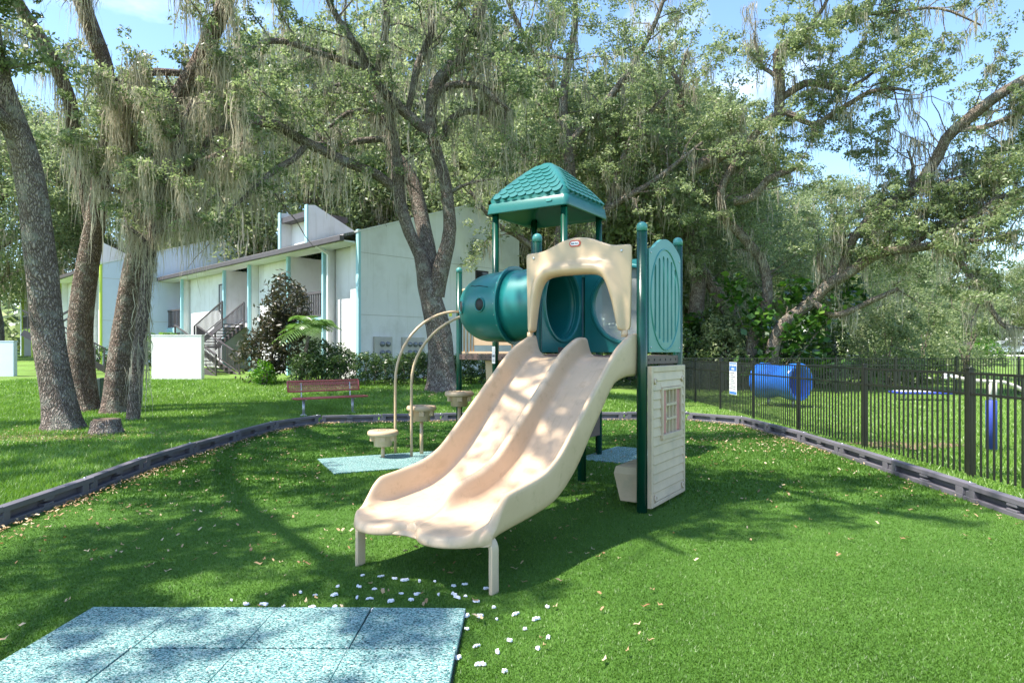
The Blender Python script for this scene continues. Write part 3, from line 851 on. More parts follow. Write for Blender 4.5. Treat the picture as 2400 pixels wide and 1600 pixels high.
bb = mb.build('bubble_window', M['bubble'], p_bub); bb.location = ((W - .12) / 2, .05, HOLEZ); bb.rotation_euler = (-math.pi / 2, 0, 0)
for i, (x, y) in enumerate(((.22, .05), (.22 + .5, .05))):
    q = MB(); q.box(-.02, .02, -.03, .03, DZ + .004, DZ + .10); q.build('bracket', M['brown'], ps, bevel=.004).location = (.12 + i * .0, .35 + i * .55, 0)

YT = D / 2
# --- tunnel: straight piece, elbow, straight to the tower
tp = []
for x in np.linspace(.0, -.66, 6): tp.append((x, YT))
for a in np.linspace(0, math.pi / 2, 14)[1:]: tp.append((-.66 - .73 * math.sin(a), YT + .73 * (1 - math.cos(a))))
for y in np.linspace(YT + .735, 2.06, 5)[1:]: tp.append((-1.39, y))
R0 = .455
def tube_secs(pts, r, n=40):
    out = []
    for i, p in enumerate(pts):
        a = Vector((*pts[min(i + 1, len(pts) - 1)], 0)) - Vector((*pts[max(i - 1, 0)], 0)); a.normalize()
        side = Vector((-a.y, a.x, 0))
        out.append([Vector((p[0], p[1], HOLEZ)) + (side * math.cos(t) + Vector((0, 0, 1)) * math.sin(t)) * (r if not callable(r) else r(i)) for t in np.linspace(0, 2 * math.pi, n, endpoint=False)])
    return out
def hollow(pts, r, th=.012, n=40):
    mb = MB(); o1 = tube_secs(pts, r, n); i1 = tube_secs(pts, r - th, n)
    mb.loft(o1 + list(reversed(i1)) + [o1[0]], caps=False); return mb
tn = hollow(tp[:6], R0).build('tunnel', M['teal'], ps)
# the elbow, wall left whole; its peep holes are dark discs set on it
el = tp[5:19]; n = 48
mb = MB(); so = tube_secs(el, R0, n); si = tube_secs(el, R0 - .012, n)
mb.loft(so, caps=False); mb.loft(si, caps=False)
elbow = mb.build('tunnel_elbow', M['teal'], tn)
hollow(tp[18:], R0).build('tunnel_end', M['teal'], tn)
for pts_ in ([(-.645, YT), (-.675, YT)], [(-.025, YT), (-.055, YT)], [(-1.39, 2.0), (-1.39, 2.03)]):
    fl = hollow(pts_, R0 + .055, .07).build('flange', M['teal'], tn, bevel=.006)
for k in range(22):
    a = 2 * math.pi * k / 22
    for xx in (-.682,):
        q = MB(); q.lathe([(.011, 0), (.011, .006), (0, .009)], 8); c = q.build('bolt', M['bolt'], tn)
        c.location = (xx, YT + (R0 + .03) * math.cos(a), HOLEZ + (R0 + .03) * math.sin(a)); c.rotation_euler = (0, -math.pi / 2, 0)
# peep holes: rings with black discs standing in for the dark tunnel inside
for (fa, fz) in ((.15, 0.0), (.42, 0.0)):
    a = fa * math.pi / 2
    cx, cy = -.66, YT + .73
    rr = .73 + R0 - .004
    p = Vector((cx - rr * math.sin(a), cy - rr * math.cos(a), HOLEZ + fz)); nrm = Vector((-math.sin(a), -math.cos(a), 0))
    q = MB(); q.lathe([(.092, -.01), (.090, .012), (.083, .016), (.077, .010), (.077, .004), (0, .004)], 24)
    c = q.build('peep_hole', M['teal'], tn); c.location = p; c.rotation_euler = nrm.to_track_quat('Z', 'Y').to_euler()
    q = MB(); q.lathe([(.076, .004), (.076, .0085), (0, .0085)], 24); c2 = q.build('peep_hole_dark_disc', M['rubber'], tn); c2.location = p; c2.rotation_euler = c.rotation_euler
# crack line on the elbow top
cr_ = []
for t, a_, z_ in ((0, .10, .22), (.2, .16, .235), (.4, .2, .25), (.6, .26, .248), (.8, .31, .262), (1, .34, .26)):
    a = a_ * math.pi / 2; th = math.asin(z_ / R0); rr = .73 + R0 * math.cos(th) + .002
    cr_.append((-.66 - rr * math.sin(a), YT + .73 - rr * math.cos(a), HOLEZ + z_ + .003))
mb = MB(); mb.tube(cr_, .004, 5); mb.build('crack', M['rubber'], tn)

# --- slotted panel P1-P3 (faces +x)
def slot_panel():
    e = MB(); w = D - .13; th = .035; cx = w / 2
    top = curve([(0, 2.80), (.12, 2.83), (.25, 2.90), (.40, 2.955), (.56, 2.975), (.72, 2.955), (.87, 2.90), (1.0, 2.83), (w, 2.80)])
    fn = lambda a, b, d: (d, a, b)
    sw, gp = .055, .075; ns = 6; x0 = cx - (ns * sw + (ns - 1) * gp) / 2
    edges = [0.0]
    for i in range(ns): edges += [x0 + i * (sw + gp), x0 + i * (sw + gp) + sw]
    edges.append(w)
    for i in range(len(edges) - 1):
        a, b = edges[i], edges[i + 1]
        tp_ = [(x, top(x)) for x in np.linspace(b, a, 6)]
        if i % 2 == 0: e.prism([(a, 1.70), (b, 1.70)] + tp_, 0, th, fn)
        else:
            m_ = (a + b) / 2; hh = .46 * math.sqrt(max(0, 1 - ((m_ - cx) / .50) ** 2)); c = 2.29
            lo, hi = c - hh, c + hh
            arc = [(m_ + sw / 2 * math.cos(t), hi + sw / 2 * math.sin(t)) for t in np.linspace(math.pi, 0, 7)]
            e.prism([(a, hi)] + arc[1:-1] + [(b, hi)] + tp_, 0, th, fn)
            arc = [(m_ + sw / 2 * math.cos(t), lo - sw / 2 * math.sin(t)) for t in np.linspace(0, math.pi, 7)]
            e.prism([(b, lo)] + arc[1:-1] + [(a, lo), (a, 1.70), (b, 1.70)], 0, th, fn)
    o = e.build('slot_panel', M['teal_light'], ps); o.location = (W + .02, .065, 0)
    q = MB(); pts = []
    for t in np.linspace(0, 2 * math.pi, 49): pts.append((th, cx + .46 * math.cos(t), 2.29 + .565 * math.sin(t)))
    q.tube(pts, .011, 8, False); q.build('oval_rim', M['teal_light'], o)
    for y, z in ((.05, 2.77), (w - .05, 2.77), (.05, 1.75), (w - .05, 1.75)): disk('bolt', M['bolt'], o, (th, y, z), .011, rot=(0, math.pi / 2, 0))
slot_panel()

# --- play house wall below (clapboards and window), faces +x
hw = MB(); hwW = D - .06; wy0, wy1, wz0, wz1 = .32, .90, .80, 1.28
hw.box(0, .03, 0, hwW, .05, wz0); hw.box(0, .03, 0, hwW, wz1, 1.55); hw.box(0, .03, 0, wy0, wz0, wz1); hw.box(0, .03, wy1, hwW, wz0, wz1)
hp = hw.build('house_panel', M['tan_wall'], ps); hp.location = (W + .062, .0, 0)
q = MB()
for a in ((0.0, .055, .05, 1.55), (hwW - .055, hwW, .05, 1.55)): q.box(.028, .05, a[0], a[1], a[2], a[3])
q.box(.028, .05, .055, hwW - .055, .05, .095); q.box(.028, .05, .055, hwW - .055, 1.485, 1.55)
q.build('panel_frame', M['tan_wall'], hp, bevel=.006)
def plank(y0, y1, z0, z1):
    q = MB(); q.prism([(.046, z0), (.05, z0 + .006), (.036, z1), (.0295, z1), (.0295, z0)], y0, y1, lambda a, b, d: (a, d, b))
    q.build('clapboard', M['tan_wall'], hp)
ph = .098; z = .10
while z < 1.46:
    z1 = min(z + ph, 1.483)
    if z1 <= wz0 - .03 or z >= wz1 + .03: plank(.058, hwW - .058, z, z1)
    else:
        plank(.058, wy0 - .035, z, z1); plank(wy1 + .035, hwW - .058, z, z1)
        if z < wz0 - .031: plank(wy0 - .034, wy1 + .034, z, wz0 - .032)
        if z1 > wz1 + .031: plank(wy0 - .034, wy1 + .034, wz1 + .032, z1)
    z += ph + .001
q = MB(); q.box(.02, .066, wy0 - .03, wy0, wz0 - .03, wz1 + .03); q.box(.02, .066, wy1, wy1 + .03, wz0 - .03, wz1 + .03); q.box(.02, .066, wy0, wy1, wz1, wz1 + .03); q.box(.02, .075, wy0 - .04, wy1 + .04, wz0 - .055, wz0)
q.build('window_frame', M['tan_wall'], hp, bevel=.005)
for y0, y1 in ((wy0 + .005, wy0 + .13), (wy1 - .10, wy1 - .005)):
    q = MB(); q.box(.018, .045, y0, y1, wz0 + .005, wz1 - .005); q.build('shutter', M['pink'], hp, bevel=.006)
q = MB(); a0, a1 = wy0 + .135, wy1 - .105
for f in (0.0, .34, .67, 1.0): yy = a0 + (a1 - a0) * f; q.box(.012, .042, yy - .012, yy + .012, wz0, wz1)
for f in (.33, .66): zz = wz0 + (wz1 - wz0) * f; q.box(.015, .047, a0, a1, zz - .014, zz + .014)
q.build('window_grille', M['tan_wall'], hp)
for y, z in ((.10, 1.39), (hwW - .10, 1.39), (.10, .14), (hwW - .10, .14)):
    q = MB(); q.lathe([(.034, 0), (.034, .016), (.02, .02), (.02, .006), (0, .006)], 16); c = q.build('fixing_boss', M['tan_wall'], hp); c.location = (.045, y, z); c.rotation_euler = (0, math.pi / 2, 0)
    disk('bolt', M['bolt'], hp, (.052, y, z), .012, rot=(0, math.pi / 2, 0))
# seat bucket on the inner side of the house wall
q = MB(); s0 = [(-.30, .16, .05), (0, .16, .05), (0, .62, .05), (-.30, .62, .05)]; s1 = [(-.36, .12, .36), (0, .12, .36), (0, .66, .36), (-.36, .66, .36)]; s2 = [(-.34, .13, .44), (0, .13, .44), (0, .65, .44), (-.34, .65, .44)]; s3 = [(-.22, .18, .46), (0, .18, .46), (0, .60, .46), (-.22, .60, .46)]
q.loft([s0, s1, s2, s3]); 
for i in range(len(q.sm)): q.sm[i] = False
c = q.build('seat_bucket', M['tan_wall'], ps, bevel=.012); c.location = (W - .03 , .02, 0)

# --- back panel of the triangular deck (between Q and tower back post)
a = Vector((QX, QY, 0)); b = Vector((TU0, TV1, 0)); d = (b - a).normalized(); L = (b - a).length
e0 = MB(); fn = lambda x, z, y: (x, y, z)
topf = curve([(.05, 2.80), (.12, 2.80), (.2, 2.83), (.5, 2.93), (.72, 2.96), (1.0, 2.92), (L - .05, 2.82)])
e0.prism([(.27, 1.82), (L - .40, 1.82)] + [(x, topf(x) - .03) for x in np.linspace(L - .40, .27, 10)], -.012, .012, fn)
bp = e0.build('back_panel', M['tan'], ps, bevel=.004); bp.location = a; bp.rotation_euler = (0, 0, math.atan2(d.y, d.x))
q = MB(); q.tube([(x, 0, topf(x)) for x in np.linspace(.06, L - .06, 18)], .03, 10); q.build('panel_rail', M['tan'], bp)
for x in (.09, .15, .21, .26, L - .39, L - .30, L - .2, L - .1):
    q = MB(); q.tube([(x, 0, 1.70), (x, 0, topf(x))], .016, 8); q.build('baluster', M['tan'], bp)
q = MB(); q.box(.05, L - .05, -.025, .025, 1.67, 1.71); q.build('bottom_rail', M['tan'], bp, bevel=.005)
# label on the tower post
q = MB(); q.box(-.03, .03, -.0585, -.0545, 1.52, 1.79); c = q.build('warning_sticker', M['white'], ps); c.location = (TU0, TV0, 0)
q = MB(); q.box(-.022, .022, -.0605, -.0586, 1.62, 1.66); q.box(-.02, .02, -.0605, -.0586, 1.58, 1.592); q.box(-.02, .02, -.0605, -.0586, 1.555, 1.566); q.build('sticker_print', M['ink_grey'], c)

# --- store panel below the tower: tan arch frame with orange boards
q = MB(); q.prism([(TU0 - .42, .06), (TU0 - .30, .06), (TU0 - .36, .9), (TU0 - .40, 1.56), (TU0 - .56, 1.56), (TU0 - .52, 1.0), (TU0 - .46, .5)], TV0 + .50, TV0 + .56, lambda x, z, y: (x, y, z))
q.build('climber_frame', M['tan'], ps, bevel=.008)
for i in range(8):
    q = MB(); q.box(TU0 - .33, TU1 - .06, TV0 + .515, TV0 + .545, .08 + i * .185, .08 + i * .185 + .18); q.build('wall_board', M['orange'], ps, bevel=.006)
q = MB(); q.box(TU1 + .05, TU1 + .07, TV0 + .1, TV1 - .1, .35, 1.55); q.build('climber_panel', M['brown'], ps, bevel=.006)

# --- canopy
cx, cy = (TU0 + TU1) / 2, (TV0 + TV1) / 2; hx, hy = .735, .715; Z0, Z1, ZA = 3.88, 4.05, 4.78
def rring(hx_, hy_, r, z, n=5):
    pts = []
    for sx, sy, a0 in ((1, 1, 0), (-1, 1, 90), (-1, -1, 180), (1, -1, 270)):
        for k in range(n + 1):
            t = math.radians(a0 + 90 * k / n)
            pts.append((cx + sx * (hx_ - r) + r * math.cos(t), cy + sy * (hy_ - r) + r * math.sin(t), z))
    return pts
secs = [rring(hx - .05, hy - .05, .06, Z0 + .05), rring(hx - .03, hy - .03, .07, Z0), rring(hx - .004, hy - .004, .08, Z0), rring(hx, hy, .08, Z0 + .012), rring(hx - .02, hy - .02, .08, Z1 - .012), rring(hx - .03, hy - .03, .08, Z1), rring(hx - .05, hy - .05, .08, Z1 + .012)]
for t in np.linspace(0.05, .86, 8):
    f = 1 - t; bu = .055 * math.sin(math.pi * t); secs.append(rring((hx - .05) * f + .05 + bu, (hy - .05) * f + .05 + bu, .08 * f + .04, Z1 + .012 + (ZA - Z1) * (t ** .97)))
secs += [rring(.125, .125, .10, ZA - .065), rring(.09, .09, .08, ZA - .038), rring(.03, .03, .028, ZA - .028)]
inner_ = [rring(hx - .05, hy - .05, .06, Z0 + .05), rring(.2, .2, .1, ZA - .25)]
mb = MB(); mb.loft(list(reversed(inner_)) + secs[1:])
cn_ = mb.build('canopy_roof', M['teal_roof'], ps)
# scalloped shingles on the four faces
def tile_mesh(w, h):
    mb = MB(); poly2 = [(-w / 2, h), (w / 2, h), (w / 2, h * .42)]
    for t in np.linspace(0, math.pi, 9)[1:-1]: poly2.append((w / 2 * math.cos(t), h * .42 - h * .42 * math.sin(t)))
    poly2.append((-w / 2, h * .42))
    n = len(poly2)
    bot = [(a, b, 0.0) for a, b in poly2]; top = [(a * .97, b, .004 + .020 * (1 - b / h)) for a, b in poly2]
    mb.v = bot + top; mb.f = [tuple(range(n, 2 * n))] + [(i, (i + 1) % n, n + (i + 1) % n, n + i) for i in range(n)]; mb.sm = [False] * len(mb.f)
    me = mb.mesh('shingle'); me.materials.append(M['teal_roof']); return me
tmesh = tile_mesh(.150, .155)
for face in range(4):
    ang = face * math.pi / 2
    half = hx if face % 2 else hy; wid = hy if face % 2 else hx
    nrm2 = Vector((math.cos(ang + math.pi / 2), math.sin(ang + math.pi / 2), 0))       # outward
    side = Vector((-nrm2.y, nrm2.x, 0))
    dist = hy if face % 2 == 0 else hx; widh = hx if face % 2 == 0 else hy
    base = Vector((cx, cy, Z1 + .014)) + nrm2 * dist; apex = Vector((cx, cy, ZA)) + nrm2 * .05
    up = (apex - base); SL = up.length; up.normalize(); fnrm = side.cross(up).normalized()
    if fnrm.dot(nrm2) < 0: fnrm = -fnrm
    xax = up.cross(fnrm).normalized()
    Rm = Matrix((xax, up, fnrm)).transposed().to_4x4()
    rows = 8
    for r_ in range(rows):
        sd = .03 + r_ * .108
        if sd > SL * .76: break
        hw_ = (widh - .05) * (1 - (sd + .06) / SL) + .05 - .045
        cnt = int((2 * hw_) / .152)
        if cnt < 1: continue
        if (cnt + r_) % 2: cnt = max(1, cnt - 1) if cnt > 1 else cnt
        for k in range(cnt):
            x = (k - (cnt - 1) / 2) * .152
            o = bpy.data.objects.new('shingle', tmesh); put(o, cn_)
            def rp(q_): return base + up * q_ + nrm2 * (.055 * math.sin(math.pi * min(1, q_ / SL)))
            u2 = (rp(sd + .155) - rp(sd)).normalized(); n2 = xax.cross(u2).normalized()
            o.matrix_local = Matrix.Translation(rp(sd) + xax * x + n2 * .006) @ Matrix((xax, u2, n2)).transposed().to_4x4()
mb = MB(); mb.prism(stadium(.052, .022), 0, .008, lambda a, b, d: (a, -d, b)); c = mb.build('roof_plate', M['teal_light'], cn_, bevel=.003); c.location = (cx + .42, cy - hy + .006, Z0 + .10)
c.rotation_euler = (math.radians(-6), 0, 0)

# --- step pods and loop rails
Minv = (Matrix.Translation(PO) @ Matrix.Rotation(PR, 4, 'Z')).inverted()
def loc_(x, y, z=0): return Minv @ Vector((x, y, z))
def pod(x, y, zt):
    mb = MB(); mb.lathe([(.03, -.02), (.03, zt - .24)], 14); st = mb.build('step_pod_stem', M['tan'], ps); st.location = loc_(x, y)
    q = MB(); q.lathe([(.0, zt - .255), (.12, zt - .255), (.14, zt - .245), (.158, zt - .09), (.165, zt - .085), (.225, zt - .082), (.243, zt - .07), (.248, zt - .045), (.240, zt - .015), (.222, zt), (.14, zt + .002), (.13, zt - .004), (0, zt - .004)], 32)
    c = q.build('pod_head', M['tan'], st)
    for k in range(5):
        a = 2 * math.pi * k / 5 + .4; Mx = Matrix.Rotation(a, 4, 'Z')
        q = MB(); q.box(.10, .205, -.042, .042, zt - .165, zt - .08, Mx); q.build('pod_lug', M['tan'], st, bevel=.008)
    for k in range(3):
        a = 2 * math.pi * k / 3; q = MB(); q.lathe([(.022, zt + .001), (.02, zt + .01), (0, zt + .012)], 10); b = q.build('grip_stud', M['tan'], st); b.location = (.09 * math.cos(a), .09 * math.sin(a), -.004)
pod(-2.06, 10.56, .455); pod(-1.495, 10.93, .82); pod(-.895, 11.22, 1.035)
def looprail(x, y, x2, y2, z2):
    p0 = Vector((x, y, -.02)); p1 = Vector((x2, y2, z2)); pts = [p0, Vector((x, y, .5)), Vector((x, y, 1.0))]
    flat = Vector((x2 - x, y2 - y, 0))
    for t in np.linspace(0, 1, 14):
        a = t * math.pi / 2; pts.append(Vector((x, y, 1.2)) + flat * (1 - math.cos(a)) + Vector((0, 0, (z2 - 1.2) * math.sin(a))))
    mb = MB(); mb.tube([Minv @ p for p in pts], .023, 10); mb.build('loop_rail', M['tan'], ps)
looprail(-1.95, 11.05, -.94, 11.75, 2.42); looprail(-1.62, 10.66, -.29, 10.53, 2.37)

# ------------------------------------------------------------------ fences
def fence(name, label, p0, p1, npan, hgt, skip_bottom=True):
    p0, p1 = Vector((*p0, 0)), Vector((*p1, 0)); d = p1 - p0; L = d.length; d.normalize(); pl = L / npan
    e = empty(name, (p0.x, p0.y, 0), math.atan2(d.y, d.x), label, 'fence')
    g = lambda s: float(gz(p0.x + d.x * s, p0.y + d.y * s))
    pm = MB(); pm.box(-.034, .034, -.034, .034, -.05, hgt); pm.box(-.042, .042, -.042, .042, hgt, hgt + .018); pm.box(-.03, .03, -.03, .03, hgt + .018, hgt + .028)
    pme = pm.mesh('fence_post'); pme.materials.append(M['iron'])
    km = MB(); km.box(-.0105, .0105, -.0105, .0105, .05, hgt - .075); kme = km.mesh('picket'); kme.materials.append(M['iron'])
    for i in range(npan + 1):
        o = bpy.data.objects.new('fence_post', pme); put(o, e); o.location = (i * pl, 0, g(i * pl)); add_bevel(o, .004, 1)
    for i in range(npan):
        z0, z1 = g(i * pl), g((i + 1) * pl)
        for zr in (hgt - .06, hgt - .335):
            q = MB(); q.bar((i * pl, 0, z0 + zr), ((i + 1) * pl, 0, z1 + zr), .026, .032); q.build('fence_rail', M['iron'], e)
        n = 22
        for k in range(n):
            s = i * pl + pl * (k + .75) / (n + .5)
            o = bpy.data.objects.new('picket', kme); put(o, e); o.location = (s, 0, g(s))
    return e
fence('picket_fence', 'black metal picket fence along the right side of the playground', (6.22, 6.29), (6.22, 27.81), 8, 1.47)
fence('picket_fence', 'black metal picket fence across the far side of the dog park', (6.6, 28.4), (27.2, 25.6), 9, 1.50)

# rules sign on the fence
sg = empty('rules_sign', (6.17, 18.45, .52), math.radians(90), 'white and blue playground rules sign hung on the black fence', 'sign')
# local x -> world +y, sign faces -x world = local +y
q = MB(); q.box(-.30, .30, 0, .006, 0, .90); q.build('sign_board', M['white'], sg)
q = MB(); q.box(-.28, .28, .0062, .009, .655, .885); q.build('sign_header', M['sign_blue'], sg)
q = MB(); q.box(-.28, .28, .0062, .009, .012, .085); q.build('sign_footer', M['sign_blue'], sg)
RX = (math.pi / 2, 0, math.pi)
text_mesh('PLAYGROUND', .085, 'sign_lettering', M['white'], sg, (0, .0105, .815), RX, bold=.001)
text_mesh('RULES', .085, 'sign_lettering', M['white'], sg, (0, .0105, .71), RX, bold=.001)
zz = .60
for i, wl_ in enumerate((.34, .22, .40, .24, .30, .36, .20, .42, .38)):
    q = MB(); q.box(.20 - wl_, .20, .0062, .008, zz - .012, zz + .012); q.build('sign_text_line', M['ink_grey'], sg)
    if i % 2 == 0: q = MB(); q.box(.22, .25, .0062, .009, zz - .014, zz + .014); q.build('sign_bullet', M['fascia'], sg)
    zz -= .054

# ------------------------------------------------------------------ bench
bdir = Vector((1.10, .90, 0)).normalized(); bc = Vector((-4.93, 17.75, 0))
bn = empty('park_bench', (bc.x, bc.y, float(gz(bc.x, bc.y))), math.atan2(bdir.y, bdir.x), 'faded red perforated metal bench on grey legs behind the kerb', 'bench')
def mesh_panel(name, w, h, M_):
    fr = MB()
    for a, b in (((-w / 2, -h / 2), (w / 2, -h / 2)), ((w / 2, -h / 2), (w / 2, h / 2)), ((w / 2, h / 2), (-w / 2, h / 2)), ((-w / 2, h / 2), (-w / 2, -h / 2))):
        fr.tube([M_ @ Vector((*a, 0)), M_ @ Vector((*b, 0))], .024, 8)
    o = fr.build(name, M['bench'], bn)
    g = MB(); n = int(w / .05)
    for k in range(n):
        x = -w / 2 + w * (k + .5) / n
        g.bar(M_ @ Vector((x - .03, -h / 2, 0)), M_ @ Vector((x + .03, h / 2, 0)), .014, .012); g.bar(M_ @ Vector((x + .03, -h / 2, 0)), M_ @ Vector((x - .03, h / 2, 0)), .014, .012)
    for k in range(1, 5): zz = -h / 2 + h * k / 5; g.bar(M_ @ Vector((-w / 2, zz, 0)), M_ @ Vector((w / 2, zz, 0)), .01, .01)
    q = g.build('wire_mesh', M['bench'], o); q['kind'] = 'stuff'
    return o
mesh_panel('seat', 2.0, .28, Matrix.Translation((.06, -.05, .46)))
mesh_panel('backrest', 2.0, .27, Matrix.Translation((-.03, .19, .77)) @ Matrix.Rotation(math.radians(78), 4, 'X'))
for x in (-.68, .70):
    q = MB(); q.tube([(x, .0, -.04), (x, .0, .43)], .036, 10); q.build('leg', M['galv'], bn)
    q = MB(); q.bar((x, -.16, .43), (x, .16, .43), .05, .03); q.bar((x, .15, .43), (x, .20, .85), .045, .02); q.build('seat_bracket', M['galv'], bn)
    q = MB(); q.lathe([(.10, -.03), (.09, .03), (.04, .05)], 12); q.build('footing', M['concrete'], bn).location = (x, 0, 0)

# ------------------------------------------------------------------ apartment building
def make_building(name, label, ox, oy, rot, wallm, trimm, full=True):
    gz0 = float(gz(ox, oy)) - .02
    B = empty(name, (ox, oy, gz0), rot, label, 'building')
    def part(nm, m, fn, parent=B, **kw):
        q = MB(); fn(q); return q.build(nm, m, parent, **kw)
    gp = [(0.0, -.6), (9.0, -.6), (9.0, 6.9), (6.6, 8.05), (0.0, 5.85)]
    part('gable_wall', wallm, lambda q: q.prism(gp, 0, .22, lambda a, b, d: (a, d, b)))
    part('wall_coping', M['stucco'], lambda q: (q.bar((-.1, .11, 5.86), (6.6, .11, 8.09), .30, .07), q.bar((6.6, .11, 8.09), (9.05, .11, 6.93), .30, .07)))
    part('corner_trim', trimm, lambda q: q.box(-.06, .05, -.02, .16, -.6, 5.95))
    for z in (2.62, 5.05):
        part('wall_joint', M['concrete'], lambda q: q.box(.06, 8.98, -.006, .01, z, z + .022))
    # roof
    part('roof', M['shingle'], lambda q: q.prism([(-.62, 5.62), (-.55, 5.74), (6.6, 7.98), (9.6, 6.6), (9.6, 6.5), (6.6, 7.8)], .22, 24, lambda a, b, d: (a, d, b)))
    part('gutter', M['fascia'], lambda q: q.box(-.74, -.55, .22, 24, 5.47, 5.66))
    part('soffit', M['stucco'], lambda q: q.box(-.55, .3, .22, 24, 5.44, 5.50))
    part('far_wall', wallm, lambda q: q.prism([(0, -.6), (9, -.6), (9, 6.9), (6.6, 8.3), (0, 6.0)], 24, 24.2, lambda a, b, d: (a, d, b)))
    def col(t, m=-.1): part('column', trimm, lambda q: q.box(m - .06, m + .08, t - .065, t + .065, -.6, 5.44))
    def wall(t0, t1, m0, z0=-.6, z1=5.45): part('wall', M['stucco'], lambda q: q.box(m0, m0 + .15, t0, t1, z0, z1))
    def window(t0, t1, z0, z1, m0):
        w = part('window', M['window_frame'], lambda q: (q.box(m0 - .05, m0, t0, t0 + .07, z0, z1), q.box(m0 - .05, m0, t1 - .07, t1, z0, z1), q.box(m0 - .05, m0, t0 + .07, t1 - .07, z0, z0 + .07), q.box(m0 - .05, m0, t0 + .07, t1 - .07, z1 - .07, z1), q.box(m0 - .048, m0, (t0 + t1) / 2 - .03, (t0 + t1) / 2 + .03, z0 + .07, z1 - .07)))
        part('pane', M['glass_dark'], lambda q: q.box(m0 - .02, m0 - .006, t0 + .05, (t0 + t1) / 2, z0 + .05, z1 - .05), w)
        part('blind', M['curtain'], lambda q: q.box(m0 - .02, m0 - .007, (t0 + t1) / 2 + .002, t1 - .05, z0 + .05, z1 - .05), w)
    wall(.22, 1.0, .22); wall(1.0, 2.42, .40)
    part('downspout', M['pipe_white'], lambda q: (q.box(-.12, -.02, 2.18, 2.28, -.5, 5.2), q.bar((-.07, 2.23, 5.2), (-.62, 2.23, 5.5), .10, .09)))
    def balcony(t0, t1, rail_n):
        for z0, z1 in ((-.6, 2.35), (2.6, 5.45)):
            wall(t0, t1, 1.7, z0, z1)
            part('side_wall', M['stucco'], lambda q: q.box(.0, 1.7, t0 - .02, t0 + .08, z0, z1)); part('side_wall', M['stucco'], lambda q: q.box(.0, 1.7, t1 - .08, t1 + .02, z0, z1))
            window(t0 + .25, t0 + 1.9, max(z0, 0) + .05, max(z0, 0) + 2.1, 1.69)
        part('floor_slab', M['stucco'], lambda q: q.box(-.02, 1.9, t0, t1, 2.36, 2.6))
        part('floor_beam', trimm, lambda q: q.box(-.14, -.02, t0, t1, 2.32, 2.62))
        r = part('balcony_rail', M['fascia'], lambda q: (q.box(-.12, -.02, t0 + .09, t1 - .09, 3.62, 3.72), q.box(-.10, -.04, t0 + .09, t1 - .09, 2.68, 2.74)))
        first = None
        for k in range(rail_n):
            t = t0 + .15 + (t1 - t0 - .3) * k / (rail_n - 1)
            if first is None: first = part('baluster', M['fascia'], lambda q: q.box(-.09, -.05, -.03, .03, 2.74, 3.62), r); first.location = (0, t, 0)
            else: dup(first, r, (0, t, 0))
        col(t0); col(t1)
    balcony(2.55, 5.65, 16)
    wall(5.75, 9.6, .35); window(6.0, 7.4, 3.35, 4.85, .34); window(6.1, 7.4, .4, 1.9, .34)
    # breezeway
    col(9.7); col(12.7)
    wall(9.7, 12.7, 4.0)
    part('side_wall', M['stucco'], lambda q: q.box(.0, 4.0, 9.62, 9.7, -.6, 5.45)); part('side_wall', M['stucco'], lambda q: q.box(.0, 4.0, 12.7, 12.78, -.6, 5.45))
    part('floor_slab', M['stucco'], lambda q: q.box(-.1, 4.0, 9.7, 12.7, 2.40, 2.6))
    wall(12.8, 18.7, .35); window(13.1, 14.4, 3.35, 4.85, .34); window(13.1, 14.4, .4, 1.9, .34)
    balcony(18.8, 22.6, 16); wall(22.7, 24, .3)
    # dormer
    dp = [(1.0, 5.9), (1.0, 7.97), (1.35, 8.03), (3.8, 6.95), (3.8, 6.6)]
    for t in (5.9, 8.55): 
        part('dormer_wall', M['stucco'], lambda q: q.prism(dp, t, t + .16, lambda a, b, d: (a, d, b)))
        part('dormer_trim', trimm, lambda q: q.box(.93, 1.0, t - .03, t + .19, 5.95, 8.0))
    part('dormer_front', M['stucco'], lambda q: q.box(1.55, 1.7, 6.06, 8.55, 6.0, 7.7))
    part('dormer_roof', M['fascia'], lambda q: q.box(1.02, 3.2, 6.06, 8.55, 7.48, 7.74))
    window(6.35, 7.05, 6.55, 7.35, 1.54)
    # meters on the gable
    for m0, cols_ in ((.62, 2), (1.98, 3)):
        wd = .28 * cols_ + .28
        mbx = part('meter_box', M['concrete'], lambda q: q.box(m0, m0 + wd, -.13, -.0, .45, 1.78), bevel=.01)
        for i in range(cols_):
            for j in range(3):
                q = MB(); q.lathe([(.105, 0), (.105, .05), (.085, .055), (.085, .10), (.06, .125), (0, .13)], 18)
                c = q.build('meter', M['meter'], mbx); c.location = (m0 + .34 + i * .28, -.13, 1.48 - j * .34); c.rotation_euler = (math.pi / 2, 0, 0)
    q_ = part('gable_window', M['window_frame'], lambda q: q.box(6.1, 6.9, -.03, .0, 3.7, 4.9)); part('pane', M['glass_dark'], lambda q: q.box(6.16, 6.84, -.036, -.031, 3.76, 4.84), q_)
